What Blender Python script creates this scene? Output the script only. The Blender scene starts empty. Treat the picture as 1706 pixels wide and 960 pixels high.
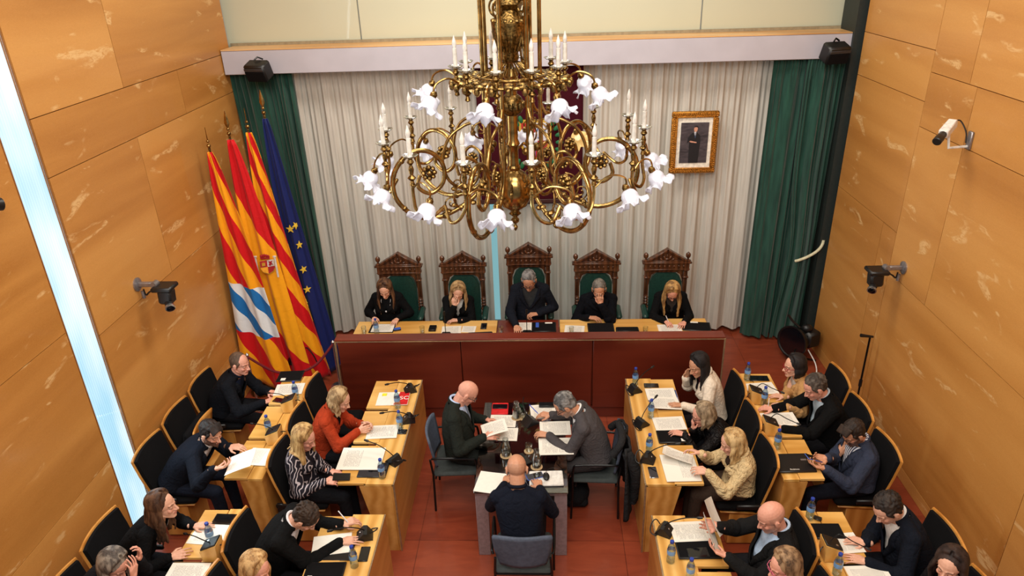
import bpy, bmesh, math, random
from mathutils import Vector, Matrix, Quaternion
from mathutils.bvhtree import BVHTree
import numpy as np
random.seed(7)
PI = math.pi
V = Vector
scene = bpy.context.scene
COL = scene.collection

# ------------------------------------------------------------------ camera
PITCH, ROLL, YAW, FPX = math.radians(-25.524), math.radians(-2.0217), math.radians(3.0803), 1190.25
CAM = V((0, 0, 5.0))
_f0 = V((0, math.cos(PITCH), math.sin(PITCH))); _u0 = V((0, -math.sin(PITCH), math.cos(PITCH))); _r0 = V((1, 0, 0))
_z = Matrix.Rotation(YAW, 3, 'Z')
CR = _z @ (math.cos(ROLL)*_r0 + math.sin(ROLL)*_u0)
CU = _z @ (-math.sin(ROLL)*_r0 + math.cos(ROLL)*_u0)
CF = _z @ _f0
cam_data = bpy.data.cameras.new('camera'); cam = bpy.data.objects.new('camera', cam_data); COL.objects.link(cam)
cam_data.sensor_fit = 'HORIZONTAL'; cam_data.sensor_width = 36; cam_data.lens = 36*FPX/1706
cam_data.clip_start = 0.05; cam_data.clip_end = 100
m = Matrix((CR, CU, -CF)).transposed().to_4x4(); m.translation = CAM
cam.matrix_world = m
scene.camera = cam

def _ray(px, py): return CF + (px-853)/FPX*CR - (py-480)/FPX*CU
def on_z(px, py, z):            # point of a horizontal plane seen at a photograph position (used for measuring the place)
    r = _ray(px, py); return CAM + r*((z-CAM.z)/r.z)
def on_y(px, py, y):
    r = _ray(px, py); return CAM + r*((y-CAM.y)/r.y)
def on_x(px, py, x):
    r = _ray(px, py); return CAM + r*((x-CAM.x)/r.x)

# ------------------------------------------------------------------ light, exposure
scene.view_settings.view_transform = 'Standard'; scene.view_settings.look = 'None'
scene.view_settings.gamma = 1.0; scene.view_settings.use_curve_mapping = False
scene.view_settings.exposure = -0.08
w = bpy.data.worlds.new('world'); scene.world = w; w.use_nodes = True
w.node_tree.nodes['Background'].inputs[0].default_value = (0.95, 0.93, 0.9, 1)
w.node_tree.nodes['Background'].inputs[1].default_value = 0.40
def area(name, loc, target, sx, sy, power, color):
    d = bpy.data.lights.new(name, 'AREA'); d.shape = 'RECTANGLE'; d.size = sx; d.size_y = sy; d.energy = power; d.color = color
    o = bpy.data.objects.new(name, d); COL.objects.link(o); o.location = loc
    o.rotation_euler = (V(target)-V(loc)).to_track_quat('-Z', 'Y').to_euler(); return o
WARM = (1.0, 0.93, 0.83)
area('overhead_area', (-0.2, 6.3, 6.9), (-0.2, 7.0, 0), 3.4, 1.0, 190, WARM)
area('overhead_area', (-0.2, 3.2, 6.9), (-0.2, 3.8, 0), 3.4, 1.4, 140, WARM)
area('overhead_area', (-0.2, 0.6, 6.4), (-0.2, 7.6, 1.4), 3.6, 1.8, 225, WARM)  # unseen fill light above the camera, aimed low to brighten the back curtain
area('window_daylight_area', (-3.60, 4.94, 2.7), (0.5, 4.6, 2.0), 0.3, 3.6, 62, (0.72, 0.92, 1.0))

# ------------------------------------------------------------------ materials
def s2l(c):
    r = [(x/12.92 if x <= 0.04045 else ((x+0.055)/1.055)**2.4) for x in (v/255 for v in c)]
    return (r[0], r[1], r[2], 1)
class NT:
    def __init__(s, name):
        s.m = bpy.data.materials.new(name); s.m.use_nodes = True; s.t = s.m.node_tree; s.n = s.t.nodes
        s.b = s.n['Principled BSDF']; s.out = s.n['Material Output']
    def add(s, t, **k):
        n = s.n.new(t)
        for a, v in k.items():
            if a.startswith('i_'):
                n.inputs[int(a[2:])].default_value = v
            else: setattr(n, a, v)
        return n
    def l(s, a, b): s.t.links.new(a, b)
    def coord(s, which='Object', scale=(1, 1, 1), rot=(0, 0, 0), loc=(0, 0, 0)):
        c = s.add('ShaderNodeTexCoord'); mp = s.add('ShaderNodeMapping')
        mp.inputs['Scale'].default_value = scale; mp.inputs['Rotation'].default_value = rot; mp.inputs['Location'].default_value = loc
        s.l(c.outputs[which], mp.inputs[0]); return mp.outputs[0]
    def noise(s, co, scale=5, detail=4, rough=.5, dist=0):
        n = s.add('ShaderNodeTexNoise'); n.inputs['Scale'].default_value = scale; n.inputs['Detail'].default_value = detail
        n.inputs['Roughness'].default_value = rough; n.inputs['Distortion'].default_value = dist; s.l(co, n.inputs['Vector']); return n.outputs['Fac']
    def ramp(s, fac, stops, interp='LINEAR'):
        r = s.add('ShaderNodeValToRGB'); e = r.color_ramp; e.interpolation = interp
        while len(e.elements) < len(stops): e.elements.new(0.5)
        for el, (p, c) in zip(e.elements, stops):
            el.position = p; el.color = c if len(c) == 4 else s2l(c)
        s.l(fac, r.inputs[0]); return r.outputs[0]
    def mix(s, fac, a, b, mode='MIX'):
        x = s.add('ShaderNodeMix'); x.data_type = 'RGBA'; x.blend_type = mode
        for i, v in ((0, fac), (6, a), (7, b)):
            if isinstance(v, (int, float)): x.inputs[i].default_value = v
            elif isinstance(v, (tuple, list)): x.inputs[i].default_value = v if len(v) == 4 else s2l(v)
            else: s.l(v, x.inputs[i])
        return x.outputs[2]
    def math(s, op, a, b=0.0, c=0.0):
        x = s.add('ShaderNodeMath'); x.operation = op
        for i, v in enumerate((a, b, c)):
            if isinstance(v, (int, float)): x.inputs[i].default_value = v
            else: s.l(v, x.inputs[i])
        return x.outputs[0]
    def bump(s, h, strength=.3, dist=.01):
        b = s.add('ShaderNodeBump'); b.inputs['Strength'].default_value = strength; b.inputs['Distance'].default_value = dist
        s.l(h, b.inputs['Height']); s.l(b.outputs[0], s.b.inputs['Normal'])
    def col(s, c):
        if isinstance(c, (tuple, list)): s.b.inputs['Base Color'].default_value = c if len(c) == 4 else s2l(c)
        else: s.l(c, s.b.inputs['Base Color'])
    def set(s, rough=.5, metal=0, spec=.5, coat=0, sheen=0):
        s.b.inputs['Roughness'].default_value = rough; s.b.inputs['Metallic'].default_value = metal
        s.b.inputs['Specular IOR Level'].default_value = spec; s.b.inputs['Coat Weight'].default_value = coat
        s.b.inputs['Sheen Weight'].default_value = sheen
        return s.m
_cache = {}
def plain(name, c, rough=.5, metal=0, spec=.5, coat=0, var=.06, nscale=30, bumpk=0):
    k = (name, tuple(c), rough, metal)
    if k in _cache: return _cache[k]
    n = NT(name); co = n.coord(); f = n.noise(co, nscale, 3)
    a = tuple(min(255, x*(1+var)) for x in c); b = tuple(x*(1-var) for x in c)
    n.col(n.ramp(f, [(.35, b), (.65, a)]))
    if bumpk: n.bump(f, bumpk, .004)
    _cache[k] = n.set(rough, metal, spec, coat); return _cache[k]
def cloth(name, c, wr=.9, rough=.9, var=.12, sheen=.1):
    k = ('cloth', name, tuple(c))
    if k in _cache: return _cache[k]
    n = NT(name); co = n.coord()
    big = n.noise(co, 9, 3, .55, 1.2); fine = n.noise(co, 260, 2)
    f = n.math('ADD', n.math('MULTIPLY', big, .5), n.math('MULTIPLY', fine, .5))
    a = tuple(min(255, x*(1+var)) for x in c); b = tuple(x*(1-var) for x in c)
    n.col(n.ramp(f, [(.3, b), (.7, a)]))
    fold = n.noise(co, 16, 2, .5, 1.8)
    n.bump(n.math('ADD', fold, n.math('MULTIPLY', fine, .04)), wr, .02)
    _cache[k] = n.set(rough, 0, .12, 0, 0); return _cache[k]
def wood(name, base, light, dark, grain_axis='Y', scale=1.0, patches=False, rough=.42, coat=.15, attr=False):
    n = NT(name)
    st = {'X': (.25, 3, 3), 'Y': (3, .25, 3), 'Z': (3, 3, .25)}[grain_axis]
    st = tuple(v*scale for v in st)
    tc = n.add('ShaderNodeTexCoord'); src = tc.outputs['Object']
    if attr:
        at = n.add('ShaderNodeAttribute'); at.attribute_name = 'pan'
        va = n.add('ShaderNodeVectorMath'); va.operation = 'MULTIPLY_ADD'
        n.l(at.outputs['Vector'], va.inputs[0]); va.inputs[1].default_value = (23, 31, 17); n.l(src, va.inputs[2]); src = va.outputs[0]
    mp = n.add('ShaderNodeMapping'); mp.inputs['Scale'].default_value = st; n.l(src, mp.inputs[0]); co = mp.outputs[0]
    f1 = n.noise(co, 1.1, 5, .55, 1.6)
    wv = n.add('ShaderNodeTexWave'); wv.inputs['Scale'].default_value = .55; wv.inputs['Distortion'].default_value = 9; wv.inputs['Detail'].default_value = 3
    wv.inputs['Detail Scale'].default_value = .7; n.l(co, wv.inputs['Vector'])
    f = n.math('ADD', n.math('MULTIPLY', f1, .65), n.math('MULTIPLY', wv.outputs['Fac'], .35))
    c = n.ramp(f, [(.25, dark), (.5, base), (.75, light)])
    if patches:
        mp2 = n.add('ShaderNodeMapping'); mp2.inputs['Scale'].default_value = (1, 1.5, 4.2); mp2.inputs['Rotation'].default_value = (.18, 0, 0); n.l(src, mp2.inputs[0])
        p = n.noise(mp2.outputs[0], 1.35, 3, .5, .9)
        mk = n.ramp(p, [(.62, (0, 0, 0, 1)), (.68, (1, 1, 1, 1))])
        p2 = n.noise(mp2.outputs[0], 7, 3, .6, 1.5)
        mk2 = n.math('MULTIPLY', mk, n.math('MULTIPLY', n.ramp(p2, [(.35, (0, 0, 0, 1)), (.55, (1, 1, 1, 1))]), .7))
        c = n.mix(mk2, c, (240, 204, 146))
        fine = n.noise(mp2.outputs[0], 30, 3, .6, 2)
        c = n.mix(.10, c, n.ramp(fine, [(.3, (120, 70, 25)), (.7, (250, 200, 130))]))
    if attr:
        c = n.mix(.12, c, n.ramp(at.outputs['Fac'], [(0, (150, 90, 35)), (1, (240, 180, 110))]))
    n.col(c); return n.set(rough, 0, .4, coat)

M = {}
M['wall_wood'] = wood('orange_birch_panel', (198, 137, 66), (212, 153, 81), (176, 115, 48), 'Y', .8, True, .38, .12, True)
M['birch'] = wood('desk_birch', (224, 172, 92), (238, 192, 116), (203, 147, 68), 'Y', 1.8, False, .4, .2)
M['birch_x'] = wood('desk_birch_cross', (224, 172, 92), (238, 192, 116), (203, 147, 68), 'X', 1.8, False, .4, .2)
M['birch_z'] = wood('desk_birch_upright', (206, 148, 76), (220, 164, 92), (188, 128, 58), 'Y', 1.8, False, .4, .2)
M['seat_wood'] = wood('seat_shell_wood', (206, 142, 68), (222, 160, 84), (180, 116, 48), 'Z', 1.6, False, .35, .2)
M['cherry'] = wood('red_cherry_wood', (98, 36, 22), (110, 43, 27), (82, 28, 17), 'X', 1.2, False, .32, .25)
M['red_top'] = wood('red_cherry_worktop', (110, 42, 27), (122, 50, 32), (94, 34, 22), 'X', 1.2, False, .32, .25)
M['edge_metal'] = plain('brushed_edge_trim', (176, 150, 118), .35, .6)
M['oak_dark'] = wood('carved_walnut', (84, 48, 28), (108, 64, 38), (58, 32, 18), 'Z', 3, False, .35, .3)
M['black'] = plain('black_plastic', (20, 20, 22), .4)
M['black_soft'] = plain('black_upholstery', (17, 16, 18), .95, 0, .15)
M['black_metal'] = plain('black_metal', (22, 22, 24), .3, .4)
M['screen'] = plain('dark_glass_screen', (14, 15, 20), .08, 0, .6, .6)
M['grey_metal'] = plain('grey_metal', (150, 146, 150), .35, .7)
M['silver'] = plain('silver_metal', (190, 190, 192), .25, .9)
M['white_plastic'] = plain('white_plastic', (226, 224, 220), .4)
M['white_paint'] = plain('white_beam_paint', (190, 187, 198), .6, var=.02, nscale=3)
M['cream'] = plain('cream_panel_paint', (198, 199, 176), .4, 0, .5, .15, .012, .6)
M['ledge_wood'] = wood('pale_ledge_wood', (226, 178, 118), (240, 200, 146), (200, 148, 90), 'X', 1, False, .4, .1)
M['dark_green_paint'] = plain('dark_green_column', (34, 42, 40), .6)
M['green_leather'] = plain('green_leather', (28, 62, 54), .42, 0, .5, .1, .1, 40, .15)
M['brass'] = plain('old_brass', (158, 128, 78), .22, 1.0, .5, 0, .2, 18, .2)
M['brass_dark'] = plain('chased_brass', (120, 96, 56), .32, 1.0, .5, 0, .4, 60, .8)
M['gold_frame'] = plain('gilt_frame', (176, 122, 48), .4, .7, .5, 0, .35, 90, .9)
M['candle'] = plain('candle_sleeve', (208, 204, 196), .45)
M['leaf'] = plain('blue_print', (40, 120, 190), .5)
M['skinless'] = plain('pale_cardboard', (236, 232, 220), .7)
M['red_plastic'] = plain('red_card', (206, 26, 32), .5)
M['yellow_note'] = plain('yellow_note', (240, 226, 60), .7)
M['blue'] = plain('blue_card', (60, 96, 190), .5)
M['grey_fabric'] = plain('grey_blue_fabric', (84, 92, 108), .85, 0, .2)
M['rope'] = plain('burgundy_rope', (112, 22, 34), .8)
M['cream_rope'] = plain('cream_cord', (216, 212, 180), .8)

def glass(name, tint=(1, 1, 1, 1), mixf=.12, rough=.03):
    n = NT(name); n.n.remove(n.b)
    tr = n.add('ShaderNodeBsdfTransparent'); tr.inputs[0].default_value = tint
    gl = n.add('ShaderNodeBsdfGlossy'); gl.inputs['Roughness'].default_value = rough
    fr = n.add('ShaderNodeLayerWeight'); fr.inputs[0].default_value = .35
    f = n.math('ADD', n.math('MULTIPLY', fr.outputs['Facing'], .5), mixf)
    mx = n.add('ShaderNodeMixShader'); n.l(f, mx.inputs[0]); n.l(tr.outputs[0], mx.inputs[1]); n.l(gl.outputs[0], mx.inputs[2])
    n.l(mx.outputs[0], n.out.inputs[0]); return n.m
M['glass'] = glass('clear_glass', (.93, .96, .95, 1), .10)
M['glass_top'] = glass('table_glass', (.42, .44, .45, 1), .05)
M['bottle'] = glass('blue_bottle_plastic', (.70, .84, .94, 1), .14, .12)
M['water'] = glass('water', (.86, .9, .92, 1), .06)
def emis(name, c, s):
    n = NT(name); n.col(c); n.b.inputs['Emission Color'].default_value = s2l(c); n.b.inputs['Emission Strength'].default_value = s
    return n.set(.4)
M['bulb'] = emis('lit_bulb', (255, 246, 232), 5)
def shade_mat(name, lit, s):
    n = NT(name); co = n.coord('Object')
    n.col(lit); n.b.inputs['Emission Color'].default_value = s2l(lit)
    lw = n.add('ShaderNodeLayerWeight'); lw.inputs[0].default_value = .5
    n.l(n.math('MULTIPLY_ADD', lw.outputs['Facing'], -s*.85, s), n.b.inputs['Emission Strength'])
    n.b.inputs['Alpha'].default_value = .72
    return n.set(.2, 0, .6)
M['shade'] = shade_mat('frosted_ruffled_glass', (196, 196, 206), .5)
M['shade_warm'] = shade_mat('amber_ruffled_glass', (226, 196, 130), .55)
# printed paper: rows of grey words
def paper_mat(name, page, ink=.55, lo=.12, hi=.9):
    n = NT(name); c = n.add('ShaderNodeTexCoord'); sp = n.add('ShaderNodeSeparateXYZ'); n.l(c.outputs['Generated'], sp.inputs[0])
    x, y = sp.outputs[0], sp.outputs[1]
    row = n.math('GREATER_THAN', n.math('FRACT', n.math('MULTIPLY', y, 34)), .52)
    mp = n.add('ShaderNodeMapping'); mp.inputs['Scale'].default_value = (60, 34, 1); n.l(c.outputs['Generated'], mp.inputs[0])
    wn = n.noise(mp.outputs[0], 1, 0); word = n.math('GREATER_THAN', wn, .42)
    para = n.math('GREATER_THAN', n.noise(n.coord('Generated', (1.5, 9, 1)), 1, 1), .36)
    inx = n.math('MULTIPLY', n.math('GREATER_THAN', x, .12), n.math('LESS_THAN', x, .86))
    iny = n.math('MULTIPLY', n.math('GREATER_THAN', y, lo), n.math('LESS_THAN', y, hi))
    k = n.math('MULTIPLY', n.math('MULTIPLY', row, word), n.math('MULTIPLY', inx, iny)); k = n.math('MULTIPLY', k, para)
    n.col(n.mix(n.math('MULTIPLY', k, ink), page, (90, 90, 96))); return n.set(.75, 0, .2)
M['print'] = paper_mat('printed_paper', (238, 234, 224))
M['print_half'] = paper_mat('half_printed_paper', (240, 236, 226), .5, .12, .5)
M['blank'] = plain('white_paper', (240, 237, 228), .75, 0, .2, var=.01)
M['ruled'] = plain('paper_back', (225, 222, 214), .75, 0, .2, var=.02)

# ------------------------------------------------------------------ mesh building
def frame(d, up=V((0, 0, 1))):
    d = V(d).normalized()
    if abs(d.dot(up)) > .98: up = V((0, 1, 0)) if abs(d.y) < .9 else V((1, 0, 0))
    s = d.cross(up).normalized(); return s, s.cross(d).normalized()
class MB:
    def __init__(s): s.v = []; s.f = []
    def q(s, verts, faces):
        o = len(s.v); s.v += [V(p) for p in verts]; s.f += [tuple(i+o for i in f) for f in faces]; return s
    def box(s, c, d, rot=None, bev=0.0):
        x, y, z = d[0]/2, d[1]/2, d[2]/2; c = V(c)
        b = min(bev, x*.9, y*.9, z*.9)
        if b <= 0:
            pts = [V((i*x, j*y, k*z)) for k in (-1, 1) for j in (-1, 1) for i in (-1, 1)]
            fs = [(0, 2, 3, 1), (4, 5, 7, 6), (0, 1, 5, 4), (2, 6, 7, 3), (0, 4, 6, 2), (1, 3, 7, 5)]
        else:
            pts = []; idx = {}
            for i in (-1, 1):
                for j in (-1, 1):
                    for k in (-1, 1):
                        for a in range(3):
                            p = [i*(x-b), j*(y-b), k*(z-b)]; p[a] += (i, j, k)[a]*b; idx[(i, j, k, a)] = len(pts); pts.append(V(p))
            fs = []
            for a in range(3):
                o1, o2 = [t for t in range(3) if t != a]
                for sg in (-1, 1):
                    r = []
                    for (u, w_) in ((-1, -1), (1, -1), (1, 1), (-1, 1)):
                        k = [0, 0, 0]; k[a] = sg; k[o1] = u; k[o2] = w_; r.append(idx[(*k, a)])
                    fs.append(tuple(r))
            for a in range(3):
                o1, o2 = [t for t in range(3) if t != a]
                for u in (-1, 1):
                    for w_ in (-1, 1):
                        k1 = [0]*3; k1[a] = -1; k1[o1] = u; k1[o2] = w_; k2 = list(k1); k2[a] = 1
                        fs.append((idx[(*k1, o1)], idx[(*k2, o1)], idx[(*k2, o2)], idx[(*k1, o2)]))
            for i in (-1, 1):
                for j in (-1, 1):
                    for k in (-1, 1): fs.append(tuple(idx[(i, j, k, a)] for a in range(3)))
        if rot is not None: pts = [rot @ p for p in pts]
        return s.q([p+c for p in pts], fs)
    def tube(s, pts, r, n=8, cap=True, up=V((0, 0, 1)), flat=1.0):
        pts = [V(p) for p in pts]; k = len(pts); rs = r if isinstance(r, (list, tuple)) else [r]*k
        vs = []; prev = None
        for i, p in enumerate(pts):
            d = (pts[min(i+1, k-1)]-pts[max(i-1, 0)])
            if d.length < 1e-9: d = V((0, 0, 1))
            d.normalize()
            if prev is None: a, b = frame(d, up)
            else:
                a = prev-d*prev.dot(d)
                if a.length < 1e-6: a, _ = frame(d, up)
                a.normalize(); b = a.cross(d).normalized()
            prev = a
            for j in range(n):
                t = 2*PI*j/n; vs.append(p+(a*math.cos(t)+b*math.sin(t)*flat)*rs[i])
        fs = [(i*n+j, i*n+(j+1) % n, (i+1)*n+(j+1) % n, (i+1)*n+j) for i in range(k-1) for j in range(n)]
        if cap: fs += [tuple(range(n-1, -1, -1)), tuple((k-1)*n+j for j in range(n))]
        return s.q(vs, fs)
    def lathe(s, prof, c=(0, 0, 0), n=16, axis=(0, 0, 1), cap=True, sx=1, sy=1):
        c = V(c); ax = V(axis).normalized(); a, b = frame(ax); vs = []
        for r, h in prof:
            for j in range(n):
                t = 2*PI*j/n; vs.append(c+ax*h+(a*math.cos(t)*sx+b*math.sin(t)*sy)*max(r, 1e-4))
        k = len(prof)
        fs = [(i*n+j, i*n+(j+1) % n, (i+1)*n+(j+1) % n, (i+1)*n+j) for i in range(k-1) for j in range(n)]
        if cap: fs += [tuple(range(n-1, -1, -1)), tuple((k-1)*n+j for j in range(n))]
        return s.q(vs, fs)
    def ell(s, c, r, rot=None, n=12, k=8):
        vs = []; c = V(c)
        for i in range(k+1):
            th = PI*i/k
            th = min(max(th, .02), PI-.02)
            for j in range(n):
                t = 2*PI*j/n; p = V((math.sin(th)*math.cos(t)*r[0], math.sin(th)*math.sin(t)*r[1], math.cos(th)*r[2]))
                if rot is not None: p = rot @ p
                vs.append(c+p)
        fs = [(i*n+j, (i+1)*n+j, (i+1)*n+(j+1) % n, i*n+(j+1) % n) for i in range(k) for j in range(n)]
        fs += [tuple(range(n)), tuple(k*n+j for j in range(n-1, -1, -1))]
        return s.q(vs, fs)
    def cap(s, p0, p1, r0, r1, n=10):
        p0 = V(p0); p1 = V(p1); d = p1-p0; L = d.length
        if L < 1e-5: return s.ell(p0, (r0,)*3)
        d.normalize(); pr = []
        for i in range(4): t = PI/2*(1-i/3.5); pr.append((r0*math.cos(t), -r0*math.sin(t)))
        for i in range(4): t = PI/2*((i+.5)/3.5); pr.append((r1*math.cos(t), L+r1*math.sin(t)))
        return s.lathe(pr, p0, n, d)
    def chain(s, pts, rs, n=10):
        for i in range(len(pts)-1): s.cap(pts[i], pts[i+1], rs[i], rs[i+1], n)
        return s
    def loft(s, rings, n=20, cap=True, sq=1.0):       # ring = (centre, right, front, rx, ry)
        vs = []
        for c, R, F, rx, ry in rings:
            for j in range(n):
                t = 2*PI*j/n; ct, st = math.cos(t), math.sin(t)
                ct = math.copysign(abs(ct)**sq, ct); st = math.copysign(abs(st)**sq, st)
                vs.append(V(c)+V(R)*ct*rx+V(F)*st*ry)
        k = len(rings); fs = [(i*n+j, i*n+(j+1) % n, (i+1)*n+(j+1) % n, (i+1)*n+j) for i in range(k-1) for j in range(n)]
        if cap: fs += [tuple(range(n-1, -1, -1)), tuple((k-1)*n+j for j in range(n))]
        return s.q(vs, fs)
    def grid(s, fn, nu, nv):
        vs = [fn(i/nu, j/nv) for j in range(nv+1) for i in range(nu+1)]
        return s.q(vs, [(j*(nu+1)+i, j*(nu+1)+i+1, (j+1)*(nu+1)+i+1, (j+1)*(nu+1)+i) for j in range(nv) for i in range(nu)])
    def prism(s, poly, z0, z1, tf=lambda p: p):        # poly: list of (a, b); extruded along third
        n = len(poly); vs = [tf(V((a, b, z0))) for a, b in poly]+[tf(V((a, b, z1))) for a, b in poly]
        return s.q(vs, [tuple(range(n-1, -1, -1)), tuple(range(n, 2*n))]+[(i, (i+1) % n, n+(i+1) % n, n+i) for i in range(n)])
    def mesh(s, name, recalc=True):
        me = bpy.data.meshes.new(name); me.from_pydata([tuple(p) for p in s.v], [], s.f); me.update()
        if recalc:
            bm = bmesh.new(); bm.from_mesh(me); bmesh.ops.recalc_face_normals(bm, faces=bm.faces); bm.to_mesh(me); bm.free()
        return me
    def build(s, name, mat, parent=None, ang=38, mods=(), solid=0):
        me = s.mesh(name)
        return link(name, me, mat, parent, ang, solid)
def link(name, me, mat, parent=None, ang=38, solid=0):
    me.polygons.foreach_set('use_smooth', [True]*len(me.polygons))
    if ang < 180: me.set_sharp_from_angle(angle=math.radians(ang))
    o = bpy.data.objects.new(name, me); COL.objects.link(o)
    me.materials.append(mat)
    if parent is not None: o.parent = parent
    if solid:
        md = o.modifiers.new('thickness', 'SOLIDIFY'); md.thickness = solid; md.offset = 0
    return o
def empty(name, loc=(0, 0, 0), rz=0):
    o = bpy.data.objects.new(name, None); COL.objects.link(o); o.location = loc; o.rotation_euler = (0, 0, rz); o.empty_display_size = .1
    return o
def tag(o, label, cat, group=None, kind=None):
    o['label'] = label; o['category'] = cat
    if group: o['group'] = group
    if kind: o['kind'] = kind
    return o
def thing(name, label, cat, loc=(0, 0, 0), rz=0, group=None): return tag(empty(name, loc, rz), label, cat, group)
def dup(root, loc, rz, label, group=None):
    r = root.copy(); COL.objects.link(r); r.location = loc; r.rotation_euler = (r.rotation_euler[0], r.rotation_euler[1], rz); r['label'] = label
    if group: r['group'] = group
    for ch in list(root.children):
        c = ch.copy(); COL.objects.link(c); c.parent = r
        for g in list(ch.children):
            d = g.copy(); COL.objects.link(d); d.parent = c
    return r
def struct(o): o['kind'] = 'structure'; return o
def bez(p, n=12):
    p = [V(x) for x in p]; out = []
    k = len(p)                                        # Catmull-Rom through the points
    for i in range(k-1):
        a, b, c, d = p[max(i-1, 0)], p[i], p[i+1], p[min(i+2, k-1)]
        for j in range(n if i < k-2 else n+1):
            t = j/n; out.append(.5*((2*b)+(c-a)*t+(2*a-5*b+4*c-d)*t*t+(3*b-a-3*c+d)*t**3))
    return out
# ================================================================== THE ROOM
XL, XR, YB = -3.8, 3.55, 8.95
n = NT('red_floor_boards'); co = n.coord('Object', (1, 1, 1))
br = n.add('ShaderNodeTexBrick'); br.offset = 0; br.inputs['Scale'].default_value = 1; br.inputs['Brick Width'].default_value = 1.9
br.inputs['Row Height'].default_value = 1.25; br.inputs['Mortar Size'].default_value = .004; br.inputs['Mortar Smooth'].default_value = .2
br.inputs[1].default_value = s2l((146, 66, 42)); br.inputs[2].default_value = s2l((126, 52, 34)); br.inputs[3].default_value = s2l((74, 28, 18))
n.l(n.coord('Object', (1, 1, 1), (0, 0, 0), (1.22, -4.99+5, 0)), br.inputs[0])
g = n.noise(n.coord('Object', (1.2, 5, 1)), 2, 5, .6, 1)
n.col(n.mix(.35, br.outputs[0], n.ramp(g, [(.3, (108, 42, 26)), (.7, (172, 82, 52))])))
FLOOR = n.set(.3, 0, .45, .1)
def room_box(name, c, d, mat, bev=0): return struct(MB().box(c, d, None, bev).build(name, mat))
room_box('floor', ((XL+XR)/2, 5.1, -.05), (XR-XL+.4, 8.4, .1), FLOOR)
room_box('ceiling', ((XL+XR)/2, 5.1, 7.2), (XR-XL+.4, 8.4, .1), M['cream'])
def panel_wall(name, x, sgn, rects, mat):
    mb = MB(); pan = []
    mb.box((x+sgn*.06, 4.86, 3.5), (.05, 7.4, 7.2)); nb = len(mb.v)
    for (y0, y1, z0, z1) in rects:
        g_ = .007; k = len(mb.v); mb.box((x+sgn*.015, (y0+y1)/2, (z0+z1)/2), (.03, y1-y0-g_, z1-z0-g_))
        pan.append((k, len(mb.v), (random.random(), random.random(), random.random())))
    me = mb.mesh(name); a = me.attributes.new('pan', 'FLOAT_VECTOR', 'POINT'); arr = np.zeros((len(me.vertices), 3), 'f')
    for k0, k1, c in pan: arr[k0:k1] = c
    a.data.foreach_set('vector', arr.ravel())
    return me
# left wall: far part, light slot, near part
rl = [(5.16, 6.47, 3.96, 7.1), (6.47, 8.9, 3.96, 7.1), (5.16, 7.51, 3.51, 3.96), (7.51, 8.9, 3.51, 3.96),
      (5.16, 6.48, 2.13, 3.51), (6.48, 8.9, 2.13, 3.51), (5.16, 8.9, .68, 2.13), (5.16, 8.9, 0, .68)]
rn = [(2.6, 4.8, 2.36, 3.9), (2.6, 4.8, 1.10, 2.36), (2.6, 4.8, 0, 1.10), (2.6, 4.8, 3.9, 7.1), (1, 2.6, 0, 2.36), (1, 2.6, 2.36, 7.1)]
def wall_with_slot():
    mb = MB(); pan = []
    mb.box((XL-.08, (5.16+8.95)/2, 3.55), (.06, 8.95-5.16, 7.1)); mb.box((XL-.08, (1+4.8)/2, 3.55), (.06, 3.8, 7.1))
    mb.box((XL-.055, 5.152, 3.55), (.10, .012, 7.1)); mb.box((XL-.055, 4.804, 3.55), (.10, .006, 7.1))
    for (y0, y1, z0, z1) in rl+rn:
        k = len(mb.v); mb.box((XL-.022, (y0+y1)/2, (z0+z1)/2), (.044, y1-y0-.007, z1-z0-.007))
        pan.append((k, len(mb.v), (random.random(), random.random(), random.random())))
    me = mb.mesh('wall_left'); a = me.attributes.new('pan', 'FLOAT_VECTOR', 'POINT'); arr = np.zeros((len(me.vertices), 3), 'f')
    for k0, k1, c in pan: arr[k0:k1] = c
    a.data.foreach_set('vector', arr.ravel()); return me
DARKGAP = plain('dark_joint', (60, 34, 18), .9)
def with_gap(o, nf):
    o.data.materials.append(DARKGAP)
    for i in range(nf): o.data.polygons[i].material_index = 1
    return struct(o)
with_gap(link('wall_left', wall_with_slot(), M['wall_wood']), 12)
rr = [(6.92, 8.5, 4.03, 7.1), (6.92, 8.5, 3.57, 4.03), (6.92, 8.5, 2.26, 3.57), (6.92, 7.23, .16, 2.26), (7.23, 8.5, .16, 2.26), (6.92, 8.5, 0, .16),
      (6.26, 6.92, 3.84, 7.1), (4.3, 6.26, 3.84, 7.1), (6.14, 6.92, 3.34, 3.84), (4.3, 6.14, 3.34, 3.84), (6.14, 6.92, 1.83, 3.34), (4.4, 6.14, 1.83, 3.34),
      (4.3, 6.92, .14, 1.83), (4.3, 6.92, 0, .14), (1, 4.3, 0, 1.83), (1, 4.4, 1.83, 3.34), (1, 4.3, 3.34, 7.1)]
with_gap(link('wall_right', panel_wall('wall_right', XR, 1, rr, None), M['wall_wood']), 6)
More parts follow.
